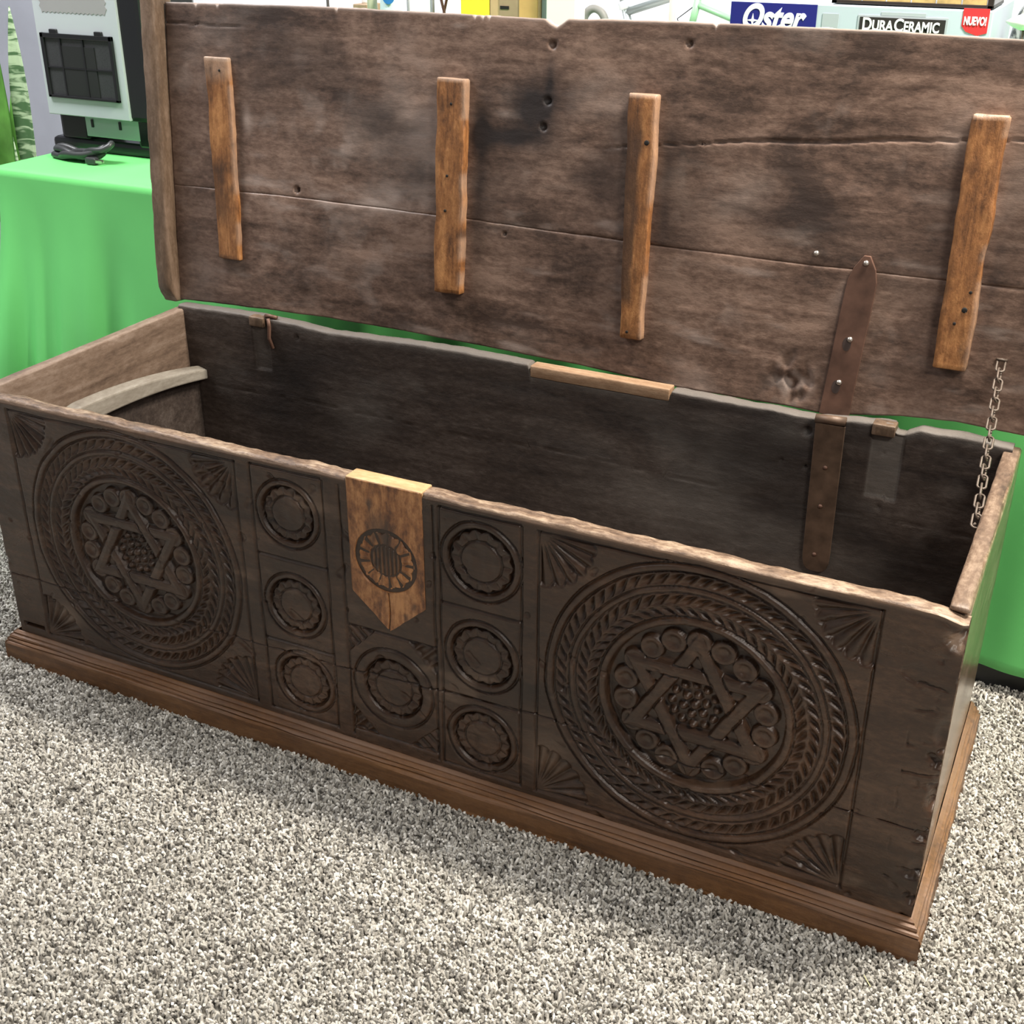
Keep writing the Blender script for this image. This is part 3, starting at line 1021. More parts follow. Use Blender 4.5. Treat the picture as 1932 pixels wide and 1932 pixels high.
U0, U1 = -.012, L + .012
lu = np.linspace(U0, U1, 546)
lv = np.linspace(0, 1, 190)
LU, LT = np.meshgrid(lu, lv)
botv = np.interp(lu, [-.01, .003, .202, .352, .541, .675, .886, 1.054, 1.176, 1.25, 1.305, 1.36, 1.434, 1.514, 1.617], [-.003, -.003, .005, .009, .008, .005, -.001, -.010, -.010, -.010, -.012, -.006, .005, .010, .006]) + .001 * fbm(lu * 25, lu * 0, None, 5)
topv = np.interp(lu, [-.01, .15, .333, .549, .70, .774, .784, .796, .806, .816, .95, 1.106, 1.343, 1.512, 1.63], [.559, .562, .565, .564, .5635, .563, .556, .551, .557, .5645, .567, .569, .569, .566, .566]) + .0008 * fbm(lu * 30, lu * 0, None, 6)
for nx_ in (.645, .660, .672, .37, 1.065, .11, .06):
    topv -= .006 * np.clip(1 - np.abs(lu - nx_) / .004, 0, 1)
joint = .225 + .003 * np.sin(lu * 4) + .0015 * fbm(lu * 15, lu * 0, None, 7)
KJ = 76
kk = np.arange(190)[:, None]
LVv = np.where(kk <= KJ, botv + (joint - botv) * kk / KJ, joint + (topv - joint) * (kk - KJ) / (189 - KJ))
hl = .0022 * fbm(LU * 3, LVv * 8, None, 42) + .0008 * fbm(LU * 14, LVv * 60, None, 43)
cu = np.interp(lu, [.70, .78, .933, 1.127, 1.367, 1.63], [.338, .352, .376, .398, .419, .440]) + .004 * fbm(lu * 9, lu * 0, None, 8)
cw = .0017 * sstep(.86, .95, lu) * np.clip(.55 + 1.2 * sstep(1.05, 1.2, lu) * sstep(1.46, 1.36, lu) + .5 * vnoise(lu * 7, lu * 0, None, 9), .25, 2)
hl -= .006 * np.clip(1 - np.abs(LVv - cu[None, :]) / np.maximum(cw, .0016)[None, :], 0, 1) * np.clip(cw / .0012, 0, 1)[None, :]
hl -= .004 * np.clip(1 - np.abs(LVv - .524 - .0015 * vnoise(LU * 30, LU * 0, None, 3)) / .0018, 0, 1) * sstep(.21, .10, LU)
for (hx, hz, hr) in [(.791, .524, .006), (.788, .436, .006), (.783, .394, .006), (.282, .243, .005), (1.025, .537, .005), (.282, .243, .005), (.72, .21, .003)]:
    hl -= .008 * np.clip(1.4 - np.hypot(LU - hx, LVv - hz) / hr, 0, 1)
# chewed patch beside the strap
dm = np.exp(-(((LU - 1.255) / .032) ** 2 + ((LVv - .030) / .035) ** 2))
hl -= .010 * dm * (.4 + .9 * np.clip(vnoise(LU * 90, LVv * 60, None, 44), -.3, 1))
warp = -.0035 * np.sin(LU * 2.2) * (LVv / .56)
scL = np.clip(.50 * sstep(.12, .8, fbm(LU * 6, LVv * 8, None, 45, 6)) + .55 * sstep(.22, .75, fbm(LU * 10, LVv * 38, None, 46, 5)) * sstep(.45, .2, LVv) + .55 * dm * np.clip(.4 + vnoise(LU * 110, LVv * 80, None, 47), 0, 1)
              + .75 * sstep(.988, 1, LT) + .35 * sstep(.15, .7, fbm(LU * 26, LVv * 22, None, 49, 5)) * sstep(-.1, .5, fbm(LU * 5, LVv * 7, None, 50)), 0, 1)
for (hx, hz, a_, b_, s_) in [(.17, .36, .012, .025, .5), (.30, .36, .03, .02, .45), (.40, .34, .03, .03, .4), (.52, .25, .07, .02, .35), (.73, .41, .03, .006, .7), (.96, .42, .03, .03, .3), (.62, .545, .02, .004, .5), (1.10, .53, .012, .02, .35)]:
    scL = scL + s_ * np.exp(-(((LU - hx) / a_) ** 2 + ((LVv - hz) / b_) ** 2)) * np.clip(.6 + 1.2 * fbm(LU * 35, LVv * 30, None, 51, 5), 0, 1.6)
stain_shadeL = .50 * sstep(.1, .7, fbm(LU * 3.5, LVv * 6, None, 48))
for (hx, hz, a_, b_, s_) in [(.775, .42, .048, .055, 1.4), (.71, .372, .06, .016, 1.0), (.668, .39, .02, .07, .9), (.47, .375, .07, .04, .8), (.545, .29, .035, .025, .75), (.21, .42, .06, .04, .4), (.665, .25, .015, .12, .5), (1.01, .3, .012, .15, .35), (1.10, .545, .15, .012, .6),
                             (.155, .3, .008, .2, .5), (.44, .115, .05, .012, .5), (1.535, .25, .012, .16, .35), (.79, .48, .008, .04, .5)]:  # tall narrow spots paint each batten's shadow along its right edge
    stain_shadeL = stain_shadeL + s_ * np.exp(-(((LU - hx) / a_) ** 2 + ((LVv - hz) / b_) ** 2)) * np.clip(.8 + .8 * fbm(LU * 22, LVv * 22, None, 52, 5), 0, 1.5)
scL, stain_shadeL = np.clip(scL, 0, 1), np.clip(stain_shadeL, 0, 1)
P3 = LWa(np.stack([LU.ravel(), LVv.ravel(), (hl + warp).ravel()], 1))
ncol = len(lu)
ii = (np.arange(len(lv) - 1)[:, None] * ncol + np.arange(ncol - 1)[None, :])
ql = np.stack([ii, ii + 1, ii + ncol + 1, ii + ncol], -1).reshape(-1, 4)
isup = np.repeat(np.arange(189) >= KJ, ncol - 1)
for k, sel in enumerate((isup, ~isup)):
    q_ = ql[sel]
    u_, inv_ = np.unique(q_, return_inverse=True)
    V = P3[u_].copy()
    lo_ = LVv.ravel()[u_]
    jd = np.abs(lo_ - np.interp(P3[u_][:, 0], lu, joint))
    near = np.clip(1 - jd / .0042, 0, 1)
    V[:, 1] += .0018 * near * math.cos(AL) * (.35 + .65 * sstep(.24, .32, P3[u_][:, 0]) * sstep(-.2, .5, vnoise(P3[u_][:, 0] * 6, P3[u_][:, 0] * 0, None, 66)))
    o = mk('lid_plank', V, inv_.reshape(q_.shape), M_lid, lid, True, {'scuff': scL.ravel()[u_], 'stain': stain_shadeL.ravel()[u_]})
    sm = o.modifiers.new('solid', 'SOLIDIFY')
    sm.thickness = .022
    sm.offset = -1
    (lid_up if False else None)
    if k == 0:
        lid_upper = o


def lbox(name, u0, u1, v0, v1, w0, w1, mat, parent, r=.003, seg=.014, amp=.001, freq=22, seed=0, edge=.001, fn=None, attrs=None):
    v_, f_ = rough_box(u0, u1, v0, v1, w0, w1, r, seg, amp, freq, seed, edge)
    at_ = attrs(v_) if attrs else None
    if fn:
        v_ = fn(v_)
    return mk(name, LWa(v_), f_[:, ::-1] if False else f_, mat, parent, True, at_)


# battens (quad outline u at top-left, top-right, bottom-right, bottom-left)
for bi, (ut0, ut1, ub1, ub0, vt, vb, th_) in enumerate([(.081, .139, .153, .101, .468, .095, .010), (.588, .641, .645, .590, .462, .094, .017), (.936, .988, .992, .955, .459, .063, .016), (1.464, 1.514, 1.518, 1.468, .465, .094, .020)]):
    def shp(v, a=ut0, b_=ut1, c=ub1, d=ub0, vt=vt, vb=vb, bi=bi):
        v = v.copy()
        t = (v[:, 1] - vb) / (vt - vb)
        s_ = v[:, 0]
        left = d + (a - d) * t + .0035 * fbm(t * 6, t * 0, None, 60 + bi)
        right = c + (b_ - c) * t + .0035 * fbm(t * 6, t * 0 + 3, None, 70 + bi)
        v[:, 0] = left + (right - left) * s_ / .055
        return v

    def att(v, bi=bi, vb=vb, vt=vt):
        t = (v[:, 1] - vb) / (vt - vb)
        s_ = v[:, 0] / .055
        st = .8 * sstep(.25, .8, fbm(s_ * 3, t * 9, None, 80 + bi))
        if bi == 0:
            st = np.maximum(st, .55 * sstep(.15, .25, t) * sstep(.55, .45, t) * sstep(.75, .4, s_))
        if bi == 2:
            st = np.maximum(st, .8 * sstep(.55, .42, s_ + .1 * vnoise(t * 12, t * 0, None, 4)) * sstep(.12, .18, t) * sstep(1.0, .8, t))
        sc = .8 * sstep(.975, 1.0, t) + (.6 * sstep(.86, .95, t) if bi == 0 else 0)
        sc = np.maximum(sc, .5 * sstep(.8, 1.0, s_) * sstep(.3, .6, vnoise(t * 9, t * 0, None, 90 + bi) + .5))
        return {'stain': np.clip(st, 0, 1), 'scuff': np.clip(sc, 0, 1)}
    o = lbox('batten', 0, .055, vb, vt, -.004, th_, M_batten, lid, r=.0025, seg=.006, amp=.0012, freq=30, seed=20 + bi, edge=.0015, fn=shp, attrs=att)
    holes = {0: [(.118, .445)], 1: [(.616, .42), (.612, .30), (.61, .24)], 2: [(.975, .385), (.968, .075)], 3: [(1.505, .214), (1.501, .187), (1.490, .165)]}[bi]
    for (hu, hv) in holes:
        mb = MB()
        rr = .0042 if (bi, hv) in ((2, .385), (3, .187)) else .0024
        mb.lathe([(rr, -.001), (rr, .0008), (rr * .5, .001)], n=10)
        mb.map(lambda x, y, z, hu=hu, hv=hv, th_=th_: LW(hu + x, hv + y, th_ + z))
        mb.build('nail_hole', M_dark, o, smooth=True)
# end cleats with rounded foot
for (cu0, cu1, sd) in ((-.047, -.013, 1), (L + .013, L + .047, 2)):
    def foot(v):
        v = v.copy()
        t = np.clip((.035 - v[:, 1]) / .035, 0, 1)
        v[:, 2] = np.where(v[:, 2] > 0, v[:, 2] * (1 - .65 * t ** 2.5), v[:, 2])
        v[:, 0] += .006 * (v[:, 1] / .58 - .5) * (-1)
        return v
    lbox('end_cleat', cu0, cu1, -.008, .580, -.024, .030, M_cleat, lid, r=.005, seg=.012, amp=.0014, freq=18, seed=30 + sd, edge=.003, fn=foot)

# strap hinge: lid leaf, knuckle and inside leaf
def strap(path, wid, thick, name, mat, parent, tofn):
    mb = MB()
    m_ = len(path)
    pts = []
    for i, (a, b_) in enumerate(path):
        hw = wid(i)
        for w_ in (0, thick):
            pts += [(a - hw, b_, w_), (a + hw, b_, w_)]
    mb.v = [tuple(tofn(*p)) for p in pts]
    for i in range(m_ - 1):
        o_, q = 4 * i, 4 * i + 4
        mb.f += [(o_, o_ + 1, q + 1, q), (o_ + 2, q + 2, q + 3, o_ + 3), (o_, q, q + 2, o_ + 2), (o_ + 1, o_ + 3, q + 3, q + 1)]
    mb.f += [(0, 2, 3, 1), (4 * m_ - 4, 4 * m_ - 3, 4 * m_ - 1, 4 * m_ - 2)]
    return mb.build(name, mat, parent, smooth=False, bevel=.001)


hp = [(1.330 + (v + .012) * .058, v) for v in np.linspace(-.012, .247, 14)]
hs = strap(hp, lambda i: [.0240, .0238, .0236, .0235, .0234, .0234, .0234, .0234, .0234, .0233, .0232, .0225, .017, .005][i], .006, 'hinge_strap', M_iron, lid, lambda u, v, w_: LW(u, v, w_))
for (hu, hv) in ((1.345, .236), (1.338, .115), (1.331, .044), (1.266, .241)):
    mb = MB().lathe([(.0048, 0), (.0042, .002), (.002, .0034), (.0004, .0038)], n=10)
    base = .006 if hv != .241 else .001
    mb.map(lambda x, y, z, hu=hu, hv=hv, base=base: LW(hu + x, hv + y, base + z))
    mb.build('rivet', M_nail, hs if hv != .241 else lid, smooth=True)
    if hv in (.115, .044):
        mb = MB().lathe([(.0075, 0), (.0075, .0005)], n=12)
        mb.map(lambda x, y, z, hu=hu, hv=hv: LW(hu - .004 + x * .9, hv - .008 + y * 1.5, .006 + z))
        mb.build('hinge_slot', simple('dark_rust', (.05, .032, .026), .6), hs)
mb = MB()
mb.tube([(1.309, D - T - .004, .541), (1.357, D - T - .004, .543)], .0075, 12)
mb.build('hinge_knuckle', M_iron2, hs, smooth=True)
lp = [(1.3335 + (z - .54) * .0, z) for z in (.268, .271, .277, .286, .30, .35, .40, .45, .50, .535)]
hl_ = strap(lp, lambda i: [.006, .0145, .0195, .0220, .0228, .023, .0232, .0234, .0236, .0238][i], .005, 'hinge_leaf', M_iron2, bk, lambda a, b_, c: (a + (b_ - .54) * -.016, D - T - .003 - c, b_))
for zz_ in (.30, .39, .46):
    mb = MB().lathe([(.004, 0), (.003, .0016), (.0006, .0024)], n=9)
    mb.map(lambda x, y, z, zz_=zz_: (1.3345 + x, D - T - .008 - z, zz_ + y))
    mb.build('rivet', M_iron, hl_, smooth=True)

# chain from the lid to the right wall
ch = empty('stay_chain', (1.58, .4, .54), chest)
ca = Vector(LW(1.565, .116, .006))
ce = Vector((1.5905, .268, .527))
nl = 17
vec = ce - ca
dirv = vec.normalized()
side = dirv.cross(Vector((0, 0, 1))).normalized()
upv = side.cross(dirv)
pitch = vec.length / nl


def link_mesh():
    pts = []
    hl2, rr = pitch * .5 - .0020, .0050
    for k in range(16):
        a = 2 * math.pi * k / 16
        x = math.cos(a) * rr + (hl2 if math.cos(a) >= 0 else -hl2)
        pts.append((x, math.sin(a) * rr * 1.2, 0))
    return MB().tube(pts, .0017, 6, closed=True)


base_link = None
for k in range(nl):
    p = ca + vec * ((k + .5) / nl) - Vector((0, 0, .006 * math.sin(math.pi * (k + .5) / nl)))
    vw = (Vector(CAM) - p)
    sd_ = dirv.cross(vw).normalized()
    up_ = sd_.cross(dirv).normalized()
    a = math.radians((78 if k % 2 else 6) + random.uniform(-14, 14))
    y_ = sd_ * math.cos(a) + up_ * math.sin(a)
    z_ = dirv.cross(y_)
    mat = Matrix(((dirv.x, y_.x, z_.x, p.x), (dirv.y, y_.y, z_.y, p.y), (dirv.z, y_.z, z_.z, p.z), (0, 0, 0, 1)))
    if base_link is None:
        o = link_mesh().build('chain_link', M_chain, None, smooth=True)
        base_link = o
    else:
        o = base_link.copy()
        COL.objects.link(o)
    o.parent = ch
    o.matrix_parent_inverse = Matrix.Translation(-Vector(ch['_w']))
    o.matrix_basis = mat
mb = MB().tube([LW(1.558, .117, -.002), LW(1.559, .118, .006), LW(1.565, .119, .009), LW(1.571, .118, .006), LW(1.572, .117, -.002)], .002, 8)
mb.build('staple', M_chain, lid, smooth=True)
mb = MB().tube([(1.5965, .268, .524), (1.590, .268, .523), (1.587, .268, .527), (1.590, .268, .531)], .0018, 8)
mb.build('chain_hook', M_chain, ch, smooth=True)

# ------------------------------------------------------------------ things on the table behind
TT = TZ + .0045
# appliance seen from the back
ap = empty('upright_appliance', (-.53, 1.0, TT))
tag(ap, 'black upright appliance with white back panel and dark filter grille', 'appliance')
M_abs = simple('black_gloss_plastic', (.012, .012, .014), .3, 0, .5)
M_pan = simple('white_panel', (.42, .46, .47), .45)
M_stk = simple('grey_sticker', (.28, .28, .275), .5)
M_grl = simple('grille_dark', (.034, .035, .037), .5, 0, .4, .2, 400)
M_core = simple('filter_core', (.008, .009, .009), .6)
ax0, ax1, ay = -.658, -.405, .905
MB().box(ax0 - .008, ax1 + .060, ay + .006, ay + .20, TT + .085, TT + .62).build('housing', M_abs, ap, bevel=.012)
pnl = MB().box(ax0 + .004, ax1, ay, ay + .012, TT + .088, TT + .60).build('back_panel', M_pan, ap, bevel=.002)
pts = [(ax0 + .028 + .0022 * (i % 2), TT + .60) for i in range(1)]
st = MB()
zb_ = on_y(150, 27, ay)[2]
zig = [(ax0 + .026, TT + .52)] + [(ax0 + .026 + .005 * (i % 2), TT + .52 - (TT + .52 - zb_) * i / 30) for i in range(1, 30)] + [(ax0 + .032 + i * .0062, zb_ + .003 * (i % 2)) for i in range(0, 31)] + [(ax1 - .026 - .005 * (i % 2), zb_ + (TT + .52 - zb_) * i / 30) for i in range(1, 30)] + [(ax1 - .026, TT + .52)]
st.prism(zig, ay - .0008, ay + .002)
st.build('sticker', M_stk, pnl)
gx0, gx1, gz0, gz1 = ax0 + .018, ax1 - .020, TT + .128, TT + .270
gr = MB()
gr.box(gx0, gx1, ay - .006, ay + .004, gz0, gz0 + .006).box(gx0, gx1, ay - .006, ay + .004, gz1 - .010, gz1).box(gx0, gx0 + .010, ay - .006, ay + .004, gz0, gz1).box(gx1 - .010, gx1, ay - .006, ay + .004, gz0, gz1)
grl = gr.build('filter_frame', M_abs, pnl, bevel=.001)
MB().box(gx0 + .008, gx1 - .008, ay - .001, ay + .003, gz0 + .005, gz1 - .008).build('filter_mesh', M_grl, pnl)
MB().box(gx0 + .058, gx1 - .058, ay - .003, ay + .002, gz0 + .006, gz1 - .026).build('filter_core', M_core, pnl)
for k in (0, 1):
    MB().box(gx0 + .03 + k * .135, gx0 + .052 + k * .135, ay - .006, ay + .002, gz1 - .002, gz1 + .009).build('filter_tab', M_abs, pnl, bevel=.002)
    MB().box(gx0 + .055 + k * .068, gx0 + .059 + k * .068, ay - .0045, ay, gz0 + .006, gz1 - .008).build('filter_bar', M_abs, pnl)
MB().box(gx0 + .008, gx1 - .008, ay - .004, ay, gz0 + .066, gz0 + .069).build('filter_bar', M_abs, pnl)
MB().box(ax0 - .03, ax1 + .05, ay + .03, ay + .21, TT, TT + .03).build('base_foot', M_abs, ap, bevel=.01)
MB().box(ax0 - .004, ax0 + .09, ay + .035, ay + .16, TT + .02, TT + .10).build('base_column', M_abs, ap, bevel=.012)
MB().box(ax1 - .012, ax1 + .058, ay + .030, ay + .16, TT + .02, TT + .10).build('base_column', M_abs, ap, bevel=.008)
mp2 = MB().box(ax0 + .085, ax1 - .004, ay + .03, ay + .05, TT + .038, TT + .10).build('mount_plate', M_pan, ap, bevel=.002)
for k in (0, 1):
    MB().box(ax0 + .105 + k * .085, ax0 + .111 + k * .085, ay + .027, ay + .032, TT + .06, TT + .078).build('screw_slot', M_abs, mp2)
MB().box(ax1 + .030, ax1 + .046, ay + .02, ay + .06, TT + .02, TT + .12).build('side_latch', simple('dark_red_plastic', (.16, .012, .016), .4), ap, bevel=.003)
# power cord bundle
M_cord = simple('black_rubber_cord', (.035, .036, .038), .38)
cord = empty('power_cord', (-.50, .82, TT))
tag(cord, 'coiled black power cord lying in front of the upright appliance', 'power cord')
for (cxx, cyy, rx_, ry_, zz0, tilt, ph) in ((-.525, .848, .075, .018, .010, .30, 0.2), (-.540, .858, .062, .016, .016, -.25, 1.0), (-.505, .842, .070, .014, .020, .42, 2.0), (-.470, .850, .046, .014, .026, .75, .6)):
    pts = []
    for k in range(28):
        a = 2 * math.pi * k / 28
        x = math.cos(a) * rx_
        pts.append((cxx + x, cyy + math.sin(a) * ry_ + .004 * math.sin(2 * a + ph), TT + zz0 + max(-zz0 + .008, tilt * .45 * x + .004 * math.sin(3 * a + ph))))
    MB().tube(pts, .0075, 8, closed=True).build('cable_loop', M_cord, cord, smooth=True)
MB().box(-.475, -.445, .815, .832, TT + .001, TT + .017).build('plug_head', M_cord, cord, bevel=.004)
for k in (0, 1):
    MB().box(-.447, -.428, .818 + .008 * k, .820 + .008 * k, TT + .006, TT + .012).build('plug_prong', M_nail, cord)

# snake plant on the floor past the table end
pc = (-1.20, 1.32)
pot = empty('potted_snake_plant', (pc[0], pc[1], 0))
tag(pot, 'tall snake plant with banded green leaves in a round pot', 'plant')
MB().lathe([(.10, 0), (.14, .02), (.165, .30), (.175, .32), (.175, .36), (.155, .36), (.145, .33), (.01, .33)], (pc[0], pc[1], 0), 32).build('pot', simple('grey_pot', (.25, .25, .26), .6), pot, smooth=True)
M_leaf, nt, b = nodes_of('banded_leaf')
tc = nt.nodes.new('ShaderNodeTexCoord')
mp3 = nt.nodes.new('ShaderNodeMapping')
mp3.inputs['Scale'].default_value = (9, 9, 42)
nz = nt.nodes.new('ShaderNodeTexNoise')
nz.inputs['Scale'].default_value = 1
nz.inputs['Detail'].default_value = 3
nz.inputs['Distortion'].default_value = 1.6
rp = nt.nodes.new('ShaderNodeValToRGB')
rp.color_ramp.elements[0].position, rp.color_ramp.elements[1].position = .44, .56
rp.color_ramp.elements[0].color, rp.color_ramp.elements[1].color = (.07, .15, .06, 1), (.42, .55, .34, 1)
nt.links.new(tc.outputs['Object'], mp3.inputs['Vector'])
nt.links.new(mp3.outputs['Vector'], nz.inputs['Vector'])
nt.links.new(nz.outputs['Fac'], rp.inputs['Fac'])
nt.links.new(rp.outputs['Color'], b.inputs['Base Color'])
b.inputs['Roughness'].default_value = .45
M_leaf2 = simple('bright_leaf', (.10, .27, .045), .45, 0, .4, .35, 12)
M_leaf3 = simple('dull_leaf', (.17, .24, .14), .5, 0, .4, .35, 14)


def leaf(x0, y0, x1, y1, z1, wmax, mat, tw=0.0):
    mb = MB()
    n = 22
    for k in range(n + 1):
        t = k / n
        z = .32 + (z1 - .32) * t
        x = x0 + (x1 - x0) * t ** 1.3
        y = y0 + (y1 - y0) * t ** 1.3
        wd = wmax * (.35 + .65 * min(1, t * 2.2)) * (1 - max(0, (t - .62) / .38) ** 1.6) + .0015
        a = tw * (t - .5) + .25
        for s_ in (-1, -.5, 0, .5, 1):
            cup = .35 * abs(s_) ** 2 * wd
            mb.v.append((x + s_ * wd * math.cos(a) + math.sin(a) * cup, y + s_ * wd * math.sin(a) - math.cos(a) * cup, z))
    for k in range(n):
        for j in range(4):
            q = 5 * k + j
            mb.f.append((q, q + 1, q + 6, q + 5))
    o = mb.build('leaf', mat, pot, smooth=True)
    sm = o.modifiers.new('solid', 'SOLIDIFY')
    sm.thickness = .004
    return o


t1 = on_y(17, 12, 1.30)
m1 = on_y(46, 285, 1.30)
leaf(-1.172, 1.30, t1[0], 1.30, t1[2], .027, M_leaf, .3)
t2 = on_y(-6, 92, 1.26)
leaf(m1[0] - .062, 1.27, t2[0], 1.26, t2[2], .032, M_leaf2, -.3)
leaf(m1[0] - .03, 1.24, m1[0] - .05, 1.20, .67, .030, M_leaf3, .8)
leaf(-1.28, 1.36, -1.42, 1.40, .95, .034, M_leaf, .3)
leaf(-1.27, 1.38, -1.36, 1.47, .80, .032, M_leaf2, .2)


def text(body, size, mat, name, parent, org, bold=0.0, shear=0.0, sx=1.0, depth=.0006, align='LEFT'):
    """flat lettering facing -Y at org (x, y, z of baseline start)"""
    cu = bpy.data.curves.new('lettering', 'FONT')
    cu.body = body
    cu.size = size
    cu.offset = bold
    cu.shear = shear
    cu.extrude = depth
    cu.align_x = align
    to = bpy.data.objects.new('lettering', cu)
    COL.objects.link(to)
    dg = bpy.context.evaluated_depsgraph_get()
    dg.update()
    me = bpy.data.meshes.new_from_object(to.evaluated_get(dg))
    bpy.data.objects.remove(to)
    me.name = name
    n = len(me.vertices)
    co = np.empty(n * 3)
    me.vertices.foreach_get('co', co)
    co = co.reshape(-1, 3)
    out = np.stack([org[0] + co[:, 0] * sx, org[1] - co[:, 2], org[2] + co[:, 1]], 1)
    me.vertices.foreach_set('co', out.ravel())
    me.materials.clear()
    me.materials.append(mat)
    me.update()
    o = bpy.data.objects.new(name, me)
    COL.objects.link(o)
    o['_w'] = [0, 0, 0]
    if parent is not None:
        adopt(o, parent)
    return o


# boxed kitchen appliance
BY = 1.05
bxl, bxr, bzt = on_y(1380, 8, BY)[0], on_y(1877, 14, BY)[0], on_y(1620, 11, BY)[2]
xm = on_y(1541, 30, BY)[0]
M_bw = simple('pale_blue_white_card', (.42, .49, .56), .4, 0, .4)
M_bb = simple('deep_blue_print', (.016, .018, .17), .35)
M_bwhite = simple('white_print', (.85, .87, .88), .4)
M_bblk = simple('black_print', (.025, .022, .022), .4)
M_bred = simple('red_print', (.72, .035, .04), .4)
M_bsil = simple('silver_print', (.36, .40, .44), .35)
kb = empty('cookware_box', ((bxl + bxr) / 2, BY + .15, TT))
tag(kb, 'blue and white printed cookware carton on the table behind the lid', 'box')
MB().box(bxl, bxr, BY, BY + .30, TT, bzt).build('carton', M_bw, kb, bevel=.002)
MB().box(bxl, xm, BY - .001, BY + .001, TT + .05, bzt - .001).build('blue_print', M_bb, kb)
z_of = lambda y, x=1600: on_y(x, y, BY)[2]
x_of = lambda x, y=40: on_y(x, y, BY)[0]
text('Oster', .060, M_bwhite, 'brand_lettering', kb, (x_of(1397), BY - .0012, z_of(55, 1460)), .0020, .32, .79)
stp = [(.012 * (1 if k % 2 == 0 else .25) * math.cos(k * math.pi / 4 + 1.57), .012 * (1 if k % 2 == 0 else .25) * math.sin(k * math.pi / 4 + 1.57)) for k in range(8)]
sx_, sz_ = x_of(1420), z_of(38, 1420)
MB().prism([(sx_ + a, sz_ + b_) for a, b_ in stp], BY - .002, BY).build('sparkle_mark', M_bwhite, kb)
MB().box(x_of(1551), x_of(1582), BY - .001, BY, TT + .06, z_of(27)).build('pale_square', M_bsil, kb)
x0, x1 = x_of(1617, 50), x_of(1788, 50)
zt_, zb2 = z_of(31, 1700), z_of(66, 1700)
MB().box(x0, x1, BY - .0012, BY, zb2, zt_).build('badge_border', M_bsil, kb)
MB().box(x0 + .004, x1 - .004, BY - .002, BY, zb2 + .003, zt_ - .003).build('badge_field', M_bblk, kb)
tz_ = zb2 + .0062
for (tx_, body, sz_t, sx_t) in ((.0085, 'D', .029, .82), (.0262, 'URA', .0235, .79), (.0645, 'C', .029, .82), (.0812, 'ERAMIC', .0235, .745)):
    text(body, sz_t, M_bwhite, 'badge_lettering', kb, (x0 + tx_, BY - .0024, tz_), .0006, 0, sx_t)
MB().box(x_of(1662, 32), x_of(1747, 32), BY - .0008, BY, z_of(30.5, 1700), z_of(24, 1700)).build('badge_tab', M_bsil, kb)
rx0, rx1 = x_of(1817, 30), x_of(1867, 30)
rz0, rz1 = z_of(64, 1840), z_of(16, 1840)
rp_ = [(rx0, rz1), (rx1, rz1), (rx1, rz0 + .002), ((rx0 + rx1) / 2 + .006, rz0 - .003), (rx0 + .008, rz0 + .003), (rx0, rz0 + .012)]
MB().prism(rp_, BY - .0012, BY).build('red_flag', M_bred, kb)
text('NUEVO!', .0185, M_bwhite, 'flag_lettering', kb, (rx0 + .0025, BY - .0018, (rz0 + rz1) / 2 - .006), .0006, 0, .555)
MB().box(rx0 + .008, rx1 - .006, BY - .0008, BY, rz0 - .016, rz0 - .004).build('pale_caption', M_bsil, kb)

# framed tray on top of that box
bzt += .002
tr = empty('framed_tray', ((bxl + bxr) / 2, BY + .12, bzt))
tag(tr, 'dark framed tray with gold panes lying on the printed carton', 'tray')
tx0, tx1 = x_of(1566, 4), bxr - .004
M_gold = simple('gold_straw', (.45, .33, .13), .5, 0, .5, .3, 60)
M_fr = simple('dark_brown_frame', (.022, .016, .014), .4)
MB().box(tx0, tx1, BY + .012, BY + .022, bzt, bzt + .006).box(tx0, tx1, BY + .012, BY + .022, bzt + .09, bzt + .10).box(tx0, tx0 + .010, BY + .012, BY + .022, bzt, bzt + .10).box(tx1 - .010, tx1, BY + .012, BY + .022, bzt, bzt + .10).build('frame', M_fr, tr, bevel=.001)
pn = 6
for k in range(pn):
    a = tx0 + .010 + (tx1 - tx0 - .02) * k / pn
    b_ = tx0 + .010 + (tx1 - tx0 - .02) * (k + 1) / pn
    MB().box(a + .0015, b_ - .0015, BY + .014, BY + .019, bzt + .005, bzt + .092).build('pane', M_gold, tr)
MB().box(tx0, tx1, BY + .02, BY + .16, bzt, bzt + .006).build('tray_floor', M_fr, tr)

# wrapped bundle at the right end
M_wrap, nt, b = nodes_of('mottled_wrap')
tc = nt.nodes.new('ShaderNodeTexCoord')
nz = nt.nodes.new('ShaderNodeTexNoise')
nz.inputs['Scale'].default_value = 26
nz.inputs['Detail'].default_value = 4
nz.inputs['Distortion'].default_value = 1.5
rp = nt.nodes.new('ShaderNodeValToRGB')
rp.color_ramp.elements[0].position, rp.color_ramp.elements[1].position = .42, .62
rp.color_ramp.elements[0].color, rp.color_ramp.elements[1].color = (.02, .023, .02, 1), (.50, .52, .50, 1)
nt.links.new(tc.outputs['Object'], nz.inputs['Vector'])
nt.links.new(nz.outputs['Fac'], rp.inputs['Fac'])
nt.links.new(rp.outputs['Color'], b.inputs['Base Color'])
b.inputs['Roughness'].default_value = .2
wc = on_y(1930, 40, 1.16)
th_, ph_ = np.meshgrid(np.linspace(0, 2 * np.pi, 61)[:-1], np.linspace(-np.pi / 2 + .02, np.pi / 2 - .02, 40))
hh = (wc[2] + .07 - TT) / 2
nx_, ny_, nz_ = np.cos(ph_) * np.cos(th_), np.cos(ph_) * np.sin(th_), np.sin(ph_)
rr = 1 + .10 * fbm(nx_ * 3, ny_ * 3, nz_ * 3, 5)
